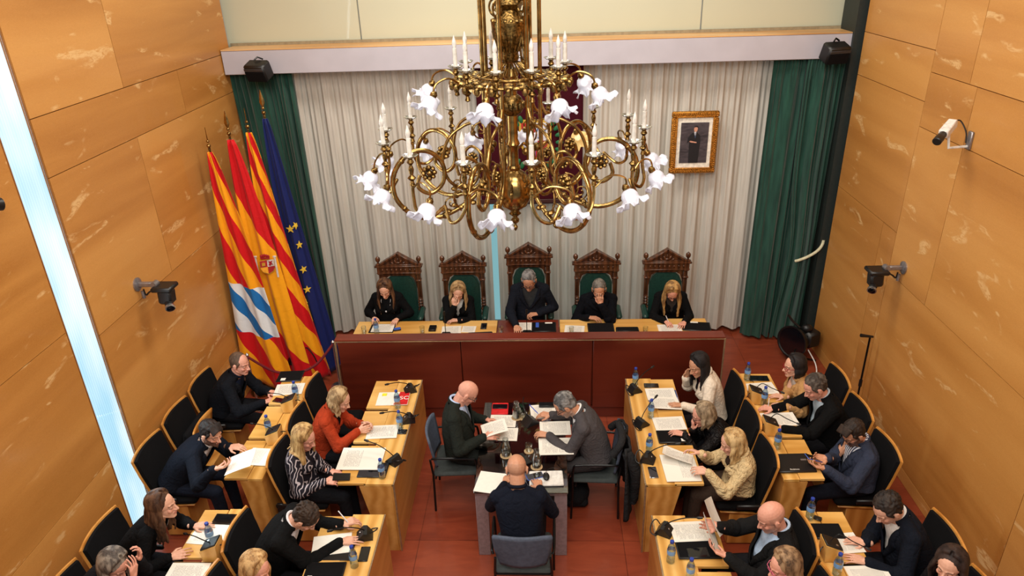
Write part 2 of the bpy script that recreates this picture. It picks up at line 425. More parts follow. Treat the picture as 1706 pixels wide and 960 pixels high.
# translucent ribbed light slot in the left wall
n = NT('ribbed_lit_glass'); co = n.coord('Object'); sp = n.add('ShaderNodeSeparateXYZ'); n.l(co, sp.inputs[0])
rib = n.math('SINE', n.math('MULTIPLY', sp.outputs[1], 2*PI/.026))
base = n.noise(n.coord('Object', (1, 2.5, .9)), 1.1, 2)
lit = n.ramp(base, [(.3, (168, 214, 236)), (.5, (212, 236, 246)), (.68, (244, 251, 255))])
n.col(lit); n.l(lit, n.b.inputs['Emission Color'])
n.l(n.math('MULTIPLY_ADD', rib, .08, 1.2), n.b.inputs['Emission Strength']); n.bump(rib, .4, .004)
n.b.inputs['Base Color'].default_value = (.1, .1, .1, 1)
SLOT = n.set(.25)
for l_ in list(n.b.inputs['Base Color'].links): n.t.links.remove(l_)
n.b.inputs['Base Color'].default_value = (.08, .1, .12, 1)
struct(MB().grid(lambda u, v: V((XL-.012+.0035*math.cos(2*PI*u*13), 4.815+.33*u, 7.0*v)), 104, 2).build('window_1', SLOT, None, 60, solid=.004))
mb = MB()
for y, x_ in ((5.125, .02), (5.145, .012)): mb.box((XL-.005, y, 3.5), (.014, .006, 7.0))
mb.box((XL-.005, 4.808, 3.5), (.014, .006, 7.0))
struct(mb.build('trim_1', plain('slot_frame_wood', (150, 100, 56), .5)))
# back: wall behind the curtains, beam, ledge, upper cream panels
room_box('wall_back', ((XL+XR)/2, 9.28, 2.0), (XR-XL+.4, .1, 4.0), plain('plaster_back', (190, 182, 168), .9))
mb = MB()
xs = [-3.86, -2.27, .42+.06, 2.0, 3.62]
pxs = [-3.86, on_y(600, 40, 9.05).x, on_y(1167, 40, 9.05).x, 3.62]
for a, b in zip(pxs[:-1], pxs[1:]): mb.box(((a+b)/2, 9.05, 5.55), (b-a-.012, .05, 3.1), None, .004)
struct(mb.build('wall_back_upper', M['cream']))
struct(MB().box((-.13, 9.0, 4.03), (7.36, .03, .035)).build('trim_2', plain('pale_glazing_bead', (150, 138, 112), .5)))
room_box('trim_3', (-.12, 8.80, 3.865), (7.34, .36, .27), M['white_paint'], .006)       # beam
room_box('trim_4', (-.12, 8.83, 4.008), (7.34, .42, .014), M['ledge_wood'], .003)      # ledge on top
room_box('trim_5', (XR-.02, 8.78, 2.0), (.12, .42, 7.0), M['dark_green_paint'])          # dark reveal beside the curtain
room_box('trim_6', (3.60, 8.9, 2.0), (.2, .6, 9.0), M['dark_green_paint'])
# blue daylight slits behind the sheer curtain
n = NT('blue_daylight_pane'); n.col((60, 80, 84)); n.b.inputs['Emission Color'].default_value = s2l((160, 222, 230)); n.b.inputs['Emission Strength'].default_value = .6
PANE = n.set(.4)
for x0, x1 in ((-.84, -.56), (-.30, .02), (.30, .55), (-2.62, -2.5), (1.05, 1.2)):
    struct(MB().box(((x0+x1)/2, 9.2, 1.45), (x1-x0, .02, 2.7)).build('window_2', PANE))

# ------------------------------------------------------------------ curtains
def curtain_mesh(xfun, y0, z0, z1, nfold, amp, nu, nv, seed, gap=None):
    rnd = random.Random(seed); ph = [rnd.uniform(0, 6) for _ in range(6)]
    def fn(u, v):
        z = z0+(z1-z0)*v
        k = 2*PI*nfold
        spread = .75+.25*(1-v)
        w1 = math.sin(k*.62*u+2.6*math.sin(5*u+ph[0])+1.1*math.sin(13*u+ph[4])+ .8*math.sin(2.2*v+ph[1]))
        y = amp*spread*((1-.45*v)*1.25*math.copysign(abs(w1)**.8, w1)+.5*math.sin(k*.29*u+ph[2]+.9*v)+(.18+.35*v*v)*math.sin(k*1.7*u+ph[3]+2.5*math.sin(9*u)))
        pin = max(0, (v-.93)/.07); y *= (1-.5*pin); y += .25*amp*pin*math.sin(k*3.3*u)
        return V((xfun(u, v), y0+y, z))
    return MB().grid(fn, nu, nv)
n = NT('sheer_linen'); co = n.coord('Object', (1, 1, .05)); f = n.noise(co, 40, 3); n.col(n.ramp(f, [(.3, (204, 199, 190)), (.7, (224, 219, 210))]))
n.bump(n.noise(n.coord('Object'), 300, 1), .1, .002); n.set(.9, 0, .15)
tl = n.add('ShaderNodeBsdfTranslucent'); tl.inputs[0].default_value = s2l((225, 225, 215)); mx = n.add('ShaderNodeMixShader'); mx.inputs[0].default_value = .14
n.l(n.b.outputs[0], mx.inputs[1]); n.l(tl.outputs[0], mx.inputs[2]); n.l(mx.outputs[0], n.out.inputs[0]); SHEER = n.m
t = thing('sheer_curtain', 'long gathered pale grey sheer curtain hanging across the back wall behind the wooden thrones', 'curtain', (0, 8.95, 0))
def shift(mb, d):
    d = V(d); mb.v = [p+d for p in mb.v]; return mb
xg0, xg1 = -.735, -.655
shift(curtain_mesh(lambda u, v: -3.2+(xg0+3.2)*u, 8.95, .06, 3.76, 21, .034, 420, 26, 3), (0, -8.95, 0)).build('curtain_panel', SHEER, t, 180)
shift(curtain_mesh(lambda u, v: xg1+(2.86-xg1)*u, 8.95, .06, 3.76, 29, .034, 560, 26, 5), (0, -8.95, 0)).build('curtain_panel', SHEER, t, 180)
n = NT('green_velvet'); co = n.coord('Object', (1, 1, .12)); f = n.noise(co, 22, 4); n.col(n.ramp(f, [(.3, (22, 56, 48)), (.7, (38, 82, 69))])); n.bump(f, .2, .01)
VELVET = n.set(.8, 0, .2, 0, .35)
t = thing('green_curtain', 'dark green velvet curtain behind the flags in the left corner', 'curtain', (-3.4, 8.78, 0))
def lx(u, v):
    a = -3.80+.20*(1-v)**1.2; b = -3.04+.06*(1-v); return a+(b-a)*u+3.4
shift(curtain_mesh(lx, 0, .05, 3.73, 6, .05, 150, 36, 8), (0, 0, 0)).build('curtain_panel', VELVET, t, 180)
t = thing('green_curtain', 'green velvet curtain with cream tieback cord beside the right wooden wall', 'curtain', (3.05, 8.74, 0))
def rx1(u, v): return -.38+.60*u
def rx2(u, v):
    zz = 3.68*v; tie = math.exp(-((zz-1.25)/.75)**2); b = .42-.04*(1-v)-.09*tie*0; a = -.02+.10*tie; return a+(b-a)*u
shift(curtain_mesh(rx1, 0, .05, 3.73, 5, .045, 110, 36, 9), (0, 0, 0)).build('curtain_panel', VELVET, t, 180)
shift(curtain_mesh(rx2, -.10, .05, 3.73, 5, .05, 110, 60, 11), (0, 0, 0)).build('curtain_panel', VELVET, t, 180)
MB().tube([V((.15+.27*(1-math.cos(PI*k/14))/2*1.15, -.17-.03*math.sin(PI*k/14), 1.24+.28*(k/14)**1.8)) for k in range(15)], .018, 8).build('tieback_cord', M['cream_rope'], t)

# ------------------------------------------------------------------ burgundy hanging with a coat of arms
t = thing('wall_hanging', 'burgundy cloth hanging with a coat of arms behind the brass chandelier', 'wall hanging', (-.2, 8.84, 0))
MB().grid(lambda u, v: V((-.63+1.30*u, .012*math.sin(9*u+2*v)-.02, 1.99+1.74*v)), 30, 20).build('cloth', cloth('burgundy_damask', (62, 14, 26), .15), t, 180, solid=.008)
MB().box((.02, -.035, 2.03), (1.36, .03, .05), None, .006).build('bottom_batten', plain('dark_batten', (60, 26, 24), .5), t)
cs = (on_y(905, 215, 8.8).x+.2)
def shield(w, h, z0): return [(-w, h), (w, h), (w, 0), (w*.75, -h*.6), (0, -h), (-w*.75, -h*.6), (-w, 0)]
em = empty('coat_of_arms', (0, 0, 0)); em.parent = t
def flat_poly(poly, cx_, cz_, y, mat, name, par, th=.006):
    return MB().prism(poly, 0, th, lambda p: V((p.x+cx_, y-p.z, p.y+cz_))).build(name, mat, par)
cz = 2.82
flat_poly([(a*1.0, b*1.0) for a, b in shield(.2, .26, 0)], cs-.1, cz, -.04, plain('arms_gold', (196, 160, 60), .5), 'shield', em)
fc = {'r': plain('arms_red', (176, 30, 34), .6), 'w': plain('arms_white', (220, 220, 226), .6), 'b': plain('arms_blue', (70, 110, 170), .6), 'g': plain('arms_green', (24, 104, 62), .6)}
flat_poly([(-.17, .22), (0, .22), (0, 0), (-.17, 0)], cs-.1, cz, -.046, fc['r'], 'shield_quarter', em)
flat_poly([(0, .22), (.17, .22), (.17, 0), (0, 0)], cs-.1, cz, -.046, fc['w'], 'shield_quarter', em)
flat_poly([(-.17, 0), (0, 0), (0, -.22), (-.12, -.12)], cs-.1, cz, -.046, fc['b'], 'shield_quarter', em)
flat_poly([(0, 0), (.17, 0), (.12, -.12), (0, -.22)], cs-.1, cz, -.046, fc['r'], 'shield_quarter', em)
for k in range(3): flat_poly([(.02+.05*k, .2), (.045+.05*k, .16), (.02+.05*k, .1), (.045+.05*k, .03), (.03+.05*k, .03), (.005+.05*k, .1), (.03+.05*k, .16), (.005+.05*k, .2)], cs-.1, cz, -.052, fc['b'], 'wave_stripe', em)
for sx in (-1, 1):
    mb = MB()
    for k in range(9):
        a = -1.3+.32*k; c_ = V((cs-.1+sx*.30*math.cos(a*.75), -.05, cz-.02+.30*math.sin(a))); mb.ell(c_, (.05, .012, .028), Matrix.Rotation(-a*sx, 3, 'Y'), 8, 5)
    mb.build('laurel_branch', fc['g'], em)

# ------------------------------------------------------------------ framed portrait
P0 = on_y(1155, 237, 8.82)
t = thing('framed_portrait', 'gilt framed portrait of a standing man in a dark suit hanging before the pale curtain', 'picture', (P0.x, 8.80, P0.z))
W2, H2 = .285, .385
mb = MB()
for sx, sz, w_, h_ in ((0, 1, W2*2, .075), (0, -1, W2*2, .075), (-1, 0, .075, H2*2-.15), (1, 0, .075, H2*2-.15)):
    mb.box((sx*(W2-.0375), 0, sz*(H2-.0375)), (w_, .05, h_), None, .014)
for sx, sz, w_, h_ in ((0, 1, W2*2-.12, .014), (0, -1, W2*2-.12, .014), (-1, 0, .014, H2*2-.12), (1, 0, .014, H2*2-.12)):
    mb.box((sx*(W2-.065), -.022, sz*(H2-.065)), (w_, .03, h_), None, .004)
for k in range(22):
    for s_ in (-1, 1): mb.ell((-W2+.02+k*(2*W2-.04)/21, -.028, s_*(H2-.03)), (.012, .012, .014), None, 6, 4)
for k in range(28):
    for s_ in (-1, 1): mb.ell((s_*(W2-.03), -.028, -H2+.03+k*(2*H2-.06)/27), (.014, .012, .012), None, 6, 4)
mb.build('frame', M['gold_frame'], t)
for s_ in (-1, 1): MB().tube([(s_*.2, .012, H2-.02), (s_*.2, .012, 3.75-P0.z)], .0012, 5).build('hanging_wire', M['grey_metal'], t)
MB().box((0, -.002, 0), (2*(W2-.06), .02, 2*(H2-.06))).build('mount', M['skinless'], t)
n = NT('portrait_backdrop'); f = n.noise(n.coord('Object', (2, 1, 5)), 3, 4, .6, 1.5); n.col(n.ramp(f, [(.3, (46, 42, 48)), (.7, (92, 84, 90))])); BACKD = n.set(.4)
pic = MB().box((0, -.015, .0), (.335, .008, .50)).build('print', BACKD, t)
def pp(poly, mat, y=-.021): return flat_poly(poly, 0, 0, y, mat, 'printed_figure', pic, .002)
dk = plain('print_dark_suit', (26, 26, 32), .5); sk = plain('print_skin', (206, 150, 128), .5); wh = plain('print_shirt', (226, 226, 230), .5)
pp([(-.055, -.25), (-.06, .02), (-.085, .0), (-.075, .07), (-.03, .125), (.03, .13), (.07, .09), (.075, .02), (.06, -.25)], dk)
pp([(.0, .205), (.025, .205), (.034, .18), (.03, .15), (.015, .135), (.0, .14), (-.012, .16), (-.01, .19)], sk, -.023)
pp([(-.012, .19), (.0, .212), (.028, .214), (.038, .195), (.034, .18), (.026, .196), (.002, .197)], dk, -.025)
pp([(-.008, .14), (.018, .138), (.01, .06)], wh, -.024)
pp([(.003, .13), (.01, .13), (.012, .06), (.004, .07)], plain('print_tie', (70, 90, 130), .5), -.026)
pp([(-.06, .02), (-.045, .03), (.03, .012), (.03, .0), (-.04, .008)], sk, -.024)
# ================================================================== BENCH OF THE DAIS
t = thing('dais_bench', 'long red cherry wood bench with pale birch tops before the five thrones', 'bench desk', (-.23, 6.95, 0))
ox, oy = .23, -6.95
def bb(name, mat, boxes, par=None, bev=.004):
    for b in boxes: o = MB().box((b[0]+ox, b[1]+oy, b[2]), b[3:6], None, bev).build(name, mat, par or t)
    return o
bb('plinth', M['cherry'], [(-.23, 6.96, .075, 4.30, .05, .15)])
bb('front_panel', M['cherry'], [(-1.71+.04, 6.925, .60, 1.385, .04, .9), (-.235, 6.925, .60, 1.46, .04, .9), (1.225, 6.925, .60, 1.43, .04, .9)])
bb('edge_trim', M['edge_metal'], [(-2.392, 6.915, .53, .016, .03, 1.05), (1.948, 6.915, .53, .016, .03, 1.05), (-.222, 6.912, 1.047, 4.35, .016, .014)], None, .001)
bb('backing_panel', M['cherry'], [(-.222, 6.955, .6, 4.28, .012, .88)])
bb('side_panel', M['cherry'], [(-2.37, 7.3, .36, .04, .7, .72), (1.92, 7.3, .36, .04, .7, .72)])
bb('ledge', M['red_top'], [(-.222, 6.98, 1.055, 4.35, .15, .03)])
WT = .76
bb('worktop', M['birch_x'], [((-2.39-.62)/2, 7.48, WT-.02, 1.77, .90, .04)])
bb('worktop', M['red_top'], [(-.235, 7.48, WT-.02, .76, .90, .04)])['label'] = 'red middle worktop'
bb('worktop', M['birch_x'], [((.155+1.96)/2, 7.48, WT-.02, 1.805, .90, .04)])
bb('inner_support', M['cherry'], [(x_, 7.45, .37, .04, .7, .72) for x_ in (-2.3, -.62, .15, 1.9)])

# ================================================================== THRONES
def make_throne(label, loc, k=1.0, group='carved thrones'):
    t = thing('carved_throne', label, 'throne', loc, 0)
    H = 1.0*k
    W_ = M['oak_dark']
    for s in (-1, 1):
        mb = MB()
        mb.box((s*.245, .12, .67*H), (.055, .06, 1.34*H), None, .006)
        for z in (.62, .70, 1.12, 1.22): mb.box((s*.245, .10, z*H), (.072, .08, .022), None, .006)
        for z in (.76, .80, .84): mb.lathe([(.02, -.02), (.034, 0), (.02, .02)], (s*.245, .085, z*H), 10)
        for j in range(3): mb.box((s*.245+(j-1)*.014, .085, .98*H), (.006, .014, .2), None, .002)
        mb.build('back_post', W_, t)
    mb = MB()
    mb.box((0, .12, 1.20*H), (.46, .04, .045), None, .005).box((0, .105, 1.275*H), (.57, .075, .085), None, .006)
    mb.box((0, .10, 1.325*H), (.62, .10, .025), None, .006).box((0, .10, 1.232*H), (.58, .085, .014), None, .004)
    for j in range(8): mb.ell((-.21+.06*j, .062, 1.278*H), (.015, .014, .02), None, 8, 5)
    for s in (-1, 1):
        mb.prism([(s*.215, 1.18*H), (s*.13, 1.18*H), (s*.18, 1.15*H), (s*.205, 1.08*H), (s*.215, 1.0*H)], .10, .125, lambda p: V((p.x, p.z, p.y)))
    mb.build('frieze', W_, t)
    mb = MB()
    A, Bz = .235, .145
    mb.prism([(-A, 1.34*H), (A, 1.34*H), (0, 1.34*H+Bz)], .085, .13, lambda p: V((p.x, p.z, p.y)))
    for s in (-1, 1): mb.box((s*A/2, .095, 1.34*H+Bz/2+.012), (math.hypot(A, Bz)+.03, .08, .026), Matrix.Rotation(s*math.atan2(Bz, A), 3, 'Y'), .005)
    mb.box((0, .095, 1.345*H), (.5, .07, .018), None, .004)
    for a in range(-2, 3): mb.ell((.035*a, .078, 1.37*H+.022*(2-abs(a))), (.014, .016, .03), Matrix.Rotation(.5*a, 3, 'Y'), 8, 5)
    mb.ell((0, .07, 1.375*H), (.03, .016, .018)); mb.build('pediment', W_, t)
    for s in (-1, 1):
        MB().lathe([(.03, 0), (.032, .012), (.014, .022), (.012, .04), (.026, .052), (.033, .075), (.03, .098), (.014, .112), (.006, .122)], (s*.265, .10, 1.337*H), 14).build('finial', W_, t)
    mb = MB(); pts = [(-.205, .50), (.205, .50), (.205, 1.05*H), (.17, 1.13*H), (.12, 1.175*H), (-.12, 1.175*H), (-.17, 1.13*H), (-.205, 1.05*H)]
    mb.prism(pts, .095, .14, lambda p: V((p.x, p.z, p.y))); mb.prism([(a*.9, .52+(b-.50)*.96) for a, b in pts], .078, .1, lambda p: V((p.x, p.z, p.y)))
    mb.build('back_cushion', M['green_leather'], t, 50)
    MB().box((0, -.14, .46), (.48, .46, .09), None, .03).build('seat', M['green_leather'], t)
    mb = MB().box((0, -.14, .385), (.54, .50, .07), None, .008)
    mb.box((0, .12, .42), (.46, .05, .1), None, .005); mb.build('seat_frame', W_, t)
    for s in (-1, 1):
        mb = MB()
        mb.tube(bez([(s*.27, .12, .70), (s*.275, -.05, .70), (s*.28, -.25, .665), (s*.285, -.36, .66), (s*.285, -.40, .62), (s*.285, -.365, .59)], 5), [.026]*22+[.034]*4 if False else .028, 8)
        mb.ell((s*.285, -.375, .635), (.042, .05, .048)); mb.lathe([(.024, 0), (.032, .03), (.018, .05), (.03, .1), (.022, .2), (.03, .22)], (s*.275, -.33, .40), 10)
        mb.build('arm', W_, t)
        MB().box((s*.278, -.10, .725), (.075, .30, .05), Matrix.Rotation(.09, 3, 'X'), .02).build('arm_pad', M['green_leather'], t)
    for sx in (-1, 1):
        for y in (-.36, .12):
            MB().lathe([(.022, 0), (.03, .02), (.018, .05), (.026, .14), (.034, .22), (.024, .26), (.032, .35)], (sx*.24, y, 0), 10).build('leg', W_, t)
    return t
for px, py, k, lab in ((662, 423, 1.0, 'carved walnut throne behind the woman with straight brown hair and white lanyard'), (770, 423, 1.0, 'carved walnut throne behind the blonde woman resting her cheek on her hand'),
                       (880, 407, 1.08, 'tallest carved walnut throne, in the middle of the five'), (994, 421, 1.0, 'carved walnut throne behind the man holding his chin'),
                       (1112, 419, 1.0, 'carved walnut throne behind the woman writing with long wavy blonde hair')):
    p = on_y(px, py, 8.40); make_throne(lab, (p.x, 8.30, 0), k)

# ================================================================== COUNCILLOR DESKS
AX = -.265
def mir(s, x): return AX+s*(x-AX)        # x given for the right-hand side
INZ, OUTZ = .785, .84
def inner_desk(s, y0, y1, n, label):
    t = thing('council_desk', label, 'desk', (mir(s, .95), (y0+y1)/2, 0)); L = t.location
    def bx(name, mat, bs, bev=.003):
        mb = MB()
        for (xa, xb, ya, yb, za, zb) in bs: mb.box((mir(s, (xa+xb)/2)-L.x, (ya+yb)/2-L.y, (za+zb)/2), (abs(xb-xa), yb-ya, zb-za), None, bev)
        return mb.build(name, mat, t)
    bx('front_panel', M['birch_z'], [(.83, .855, y0, y1, 0, INZ-.012)])
    bx('edge_trim', M['edge_metal'], [(.826, .84, y0-.006, y0+.01, 0, INZ), (.826, .838, y0, y1, INZ-.012, INZ)], .001)
    bx('top_ledge', M['birch'], [(.838, 1.10, y0, y1, INZ-.03, INZ)])
    for ya in (y0+.002, y1-.03):
        MB().prism([(mir(s, a)-L.x, z) for a, z in ((.856, 0), (1.0, 0), (1.14, INZ-.031), (.856, INZ-.031))], ya-L.y, ya+.028-L.y, lambda p: V((p.x, p.z, p.y))).build('end_panel', M['birch_z'], t)
    w = (y1-y0)/n
    for k in range(n):
        ya = y0+k*w+(0.0 if k == 0 else .02); yb = y0+(k+1)*w-.03
        mb = MB().box((mir(s, 1.205)-L.x, (ya+yb)/2-L.y, INZ-.006), (.25, yb-ya, .026), None, .003)
        mb.box((mir(s, 1.26)-L.x, ya+.08-L.y, INZ-.028), (.12, .12, .02), None, .002)
        mb.build('writing_flap', M['birch_x'], t)
    bx('shelf', M['birch_z'], [(.86, 1.02, y0+.03, y1-.03, .52, .54)])
    return t
def outer_desk(s, y0, y1, n, label):
    t = thing('council_desk', label, 'desk', (mir(s, 2.1), (y0+y1)/2, 0)); L = t.location
    def bx(name, mat, bs, bev=.003):
        mb = MB()
        for (xa, xb, ya, yb, za, zb) in bs: mb.box((mir(s, (xa+xb)/2)-L.x, (ya+yb)/2-L.y, (za+zb)/2), (abs(xb-xa), yb-ya, zb-za), None, bev)
        return mb.build(name, mat, t)
    mb = MB()
    mb.prism([(mir(s, a)-L.x, z) for a, z in ((1.975, .0), (2.0, .0), (2.03, OUTZ-.03), (2.0, OUTZ-.03))], y0-L.y, y1-L.y, lambda p: V((p.x, p.z, p.y)))
    mb.build('front_panel', M['birch_z'], t)
    bx('top_ledge', M['birch'], [(1.995, 2.13, y0, y1, OUTZ-.03, OUTZ)])
    for ya in (y0+.002, y1-.03):
        MB().prism([(mir(s, a)-L.x, z) for a, z in ((2.001, 0), (2.10, 0), (2.20, OUTZ-.031), (2.031, OUTZ-.031))], ya-L.y, ya+.028-L.y, lambda p: V((p.x, p.z, p.y))).build('end_panel', M['birch_z'], t)
    w = (y1-y0)/n
    for k in range(n):
        ya = y0+k*w+(0.0 if k == 0 else .02); yb = y0+(k+1)*w-.02
        MB().box((mir(s, 2.235)-L.x, (ya+yb)/2-L.y, OUTZ-.006), (.205, yb-ya, .026), None, .003).build('writing_flap', M['birch_x'], t)
    return t
MID, NEAR = (4.86, 6.53, 3), (2.82, 4.49, 3)
inner_desk(1, *MID, 'birch desk row right of the aisle, beside the draped black coat')
inner_desk(-1, *MID, 'birch desk row on the left of the aisle, carrying the red and white folder')
inner_desk(1, *NEAR, 'nearest birch desk row right of the aisle, in front of the bald man lifting sheets')
inner_desk(-1, *NEAR, 'nearest birch desk row left of the aisle, in front of the balding man writing')
outer_desk(1, *MID, 'back row birch desk on the right carrying the closed black laptop')
outer_desk(-1, *MID, 'back row birch desk on the left below the flags')
outer_desk(1, *NEAR, 'back row birch desk in front of the curly haired man in navy')
outer_desk(-1, *NEAR, 'back row birch desk in front of the woman wearing a pendant')

# ================================================================== COUNCILLOR SEATS
_seats = {}
def make_seat(kind):
    t = thing('council_chair', '-', 'chair', (0, 0, 0))
    # local: sitter faces +X; back top at x = 0
    def surf(u, v, off):
        y = -.248+.496*u; b = (2*u-1)
        zt = .955-.004*abs(b); z = .40+(zt-.40)*v
        x = -.02-.085*(1-v)*-.6 - .0 + .040*b*b - .10*v*.6
        n_ = V((1, -.45*b, .12)).normalized()
        yy = y*(.88+.12*min(1, v*1.5))
        return V((x+.035, yy, z))+n_*off
    mb = MB()
    nu, nv = 16, 10
    a = [surf(i/nu, j/nv, -.018) for j in range(nv+1) for i in range(nu+1)]; b_ = [surf(i/nu, j/nv, 0) for j in range(nv+1) for i in range(nu+1)]
    N = (nu+1)*(nv+1); fs = []
    for j in range(nv):
        for i in range(nu):
            k = j*(nu+1)+i; fs += [(k, k+1, k+nu+2, k+nu+1), (N+k, N+k+nu+1, N+k+nu+2, N+k+1)]
    for i in range(nu): fs += [(i, N+i, N+i+1, i+1), (nv*(nu+1)+i, nv*(nu+1)+i+1, N+nv*(nu+1)+i+1, N+nv*(nu+1)+i)]
    for j in range(nv): k = j*(nu+1); fs += [(k, k+nu+1, N+k+nu+1, N+k), (k+nu, N+k+nu, N+k+2*nu+1, k+2*nu+1)]
    mb.q(a+b_, fs); mb.build('back_shell', M['seat_wood'], t, 50)
    mb = MB(); c = [surf(.015+.97*i/nu, .02+.955*j/nv, .028+.022*math.sin(PI*min(1, j/nv*1.0))*math.sin(PI*i/nu)) for j in range(nv+1) for i in range(nu+1)]
    d = [surf(.015+.97*i/nu, .02+.955*j/nv, .001) for j in range(nv+1) for i in range(nu+1)]
    mb.q(d+c, fs); mb.build('back_upholstery', M['black_soft'], t, 60)
    mb = MB()
    if kind == 'down':
        mb.box((.235, 0, .445), (.42, .42, .075), Matrix.Rotation(-.05, 3, 'Y'), .025); mb.build('seat', M['black_soft'], t)
        MB().box((.225, 0, .398), (.38, .40, .014), Matrix.Rotation(-.05, 3, 'Y'), .004).build('seat_board', M['seat_wood'], t)
    else:
        mb.box((.12, 0, .60), (.07, .42, .40), Matrix.Rotation(.22, 3, 'Y'), .025); mb.build('seat', M['black_soft'], t)
        g_ = MB().grid(lambda u, v: V((.175+.03*(2*u-1)**2+.22*.42*(v-.5)*1.0, -.215+.43*u, .40+.42*v)), 14, 8)
        g_.build('seat_board', M['seat_wood'], t, 80, solid=.014)
        MB().lathe([(.022, 0), (.022, .006)], (.193, 0, .62), 12, (1, 0, .0)).build('board_button', plain('dark_bolt', (90, 60, 34), .4), t)
    mb = MB().box((.19, 0, .19), (.26, .34, .36), None, .006); mb.build('pedestal', M['seat_wood'], t)
    for s in (-1, 1):
        mb = MB().box((.14, s*.237, .50), (.30, .028, .05), None, .01).box((.03, s*.237, .28), (.06, .026, .5), None, .006); mb.build('arm', M['black'], t)
    return t
used = {}
def seat(s, x, y, label, kind='down', rz=0):
    X = mir(s, x); R_ = (PI if s == 1 else 0)+rz
    if kind not in used:
        t = used[kind] = make_seat(kind); t.location = (X, y, 0); t.rotation_euler = (0, 0, R_); t['label'] = label
    else: t = dup(used[kind], (X, y, 0), R_, label)
    return t
INX, OUX = 1.93, 2.98
IYM, OYM, IYN = (5.13, 5.67, 6.21), (5.20, 5.78, 6.33), (4.16, 3.60)
seat(1, INX, IYM[0], 'black upholstered wooden seat of the woman in the cream satin jacket')
seat(1, INX, IYM[1], 'black upholstered wooden seat of the woman in the black leather jacket')
seat(1, INX, IYM[2], 'black upholstered wooden seat of the woman in the cream blazer')
seat(1, OUX, OYM[0], 'black upholstered wooden seat of the man in the blue blazer looking at his phone')
seat(1, OUX, OYM[1], 'black upholstered wooden seat against the right wall, behind the grey haired man signing')
seat(1, OUX, OYM[2], 'black upholstered wooden seat against the right wall, nearest the floodlight')
seat(-1, INX, IYM[0], 'black upholstered wooden seat of the woman in the patterned blouse')
seat(-1, INX, IYM[1], 'black upholstered wooden seat of the woman in the rust jacket')
seat(-1, INX, IYM[2], 'vacant black upholstered wooden seat behind the red and white folder', 'down')
seat(-1, OUX+.2, OYM[0], 'black upholstered wooden seat of the bearded man holding up papers')
seat(-1, OUX+.2, OYM[1]-.02, 'vacant tipped up wooden seat between the two men by the left wall', 'up')
seat(-1, OUX+.2, OYM[2], 'black upholstered wooden seat of the man in dark jacket below the flags')
seat(1, INX, IYN[0], 'black upholstered wooden seat of the bald man lifting sheets')
seat(1, INX, IYN[1], 'black upholstered wooden seat of the woman in pink framed glasses')
seat(1, OUX, IYN[0], 'black upholstered wooden seat of the curly dark haired man in navy')
seat(1, OUX, IYN[1], 'black upholstered wooden seat of the dark haired woman at the bottom right corner')
seat(-1, INX, IYN[0], 'black upholstered wooden seat beside the balding man writing')
seat(-1, INX, IYN[1], 'black upholstered wooden seat of the blonde woman at the bottom edge')
seat(-1, OUX+.05, IYN[0], 'black upholstered wooden seat of the woman wearing a pendant')
seat(-1, OUX+.05, IYN[1], 'black upholstered wooden seat of the woman with streaked grey hair')

# ================================================================== GLASS TABLE
t = thing('glass_table', 'glass topped meeting table on grey metal slab legs in the middle of the floor', 'table', (-.245, 5.48, 0))
tw, tl_ = .80, 1.34
MB().box((0, 0, .735), (tw+.02, tl_+.02, .012), None, .003).build('glass_top', M['glass_top'], t)
for sx in (-1, 1):
    for sy in (-1, 1): MB().box((sx*(tw/2-.055), sy*(tl_/2-.018), .355), (.11, .03, .71), None, .003).build('leg', plain('painted_grey_leg', (150, 136, 140), .4, .3), t)
for sx in (-1, 1): MB().box((sx*.20, 0, .712), (.022, tl_-.04, .02), None, .002).build('rail', M['grey_metal'], t)
for sy in (-1, 1): MB().box((0, sy*(tl_/2-.03), .712), (tw, .06, .03), None, .003).build('cross_bar', M['grey_metal'], t)

# ================================================================== VISITOR CHAIRS (metal frame, grey shell)
def visitor_chair(label, loc, rz, shell, sit):
    t = thing('visitor_chair', label, 'chair', loc, rz)          # sitter faces +Y
    MB().grid(lambda u, v: V(((-.235+.47*u)*(1-.22*(1-v)**2*1.0), -.225-.05*v+.045*(2*u-1)**2, .50+.36*v-.02*(abs(2*u-1)**4)*v)), 16, 10).build('backrest', shell, t, 80, solid=.022)
    MB().box((0, 0, .435), (.46, .44, .05), None, .02).build('seat', sit, t)
    for sx in (-1, 1):
        mb = MB().tube(bez([(sx*.25, .22, 0), (sx*.25, .21, .3), (sx*.255, .20, .60), (sx*.255, .14, .645), (sx*.25, -.16, .655), (sx*.235, -.22, .64)], 6), .011, 8); mb.build('arm_frame', M['black_metal'], t)
        MB().tube([(sx*.23, -.23, 0), (sx*.23, -.22, .45), (sx*.22, -.24, .62)], .011, 8).build('leg', M['black_metal'], t)
    MB().tube([(-.25, .18, .40), (.25, .18, .40)], .009, 8).build('cross_tube', M['black_metal'], t)
    MB().tube([(-.23, -.2, .40), (.23, -.2, .40)], .009, 8).build('cross_tube', M['black_metal'], t)
    return t
# left, right, near
visitor_chair('grey shell metal armchair of the bald man in a tie', (-.90, 5.62, 0), -PI/2+.05, M['grey_fabric'], plain('grey_seat_pad', (60, 66, 66), .9))
visitor_chair('metal armchair with the black coat over its back, right of the glass table', (.44, 5.52, 0), PI/2-.05, M['grey_fabric'], plain('grey_seat_pad', (60, 66, 66), .9))
visitor_chair('grey blue metal armchair seen from behind at the near end of the glass table', (-.215, 4.43, 0), 0, M['grey_fabric'], plain('grey_seat_pad', (60, 66, 66), .9))

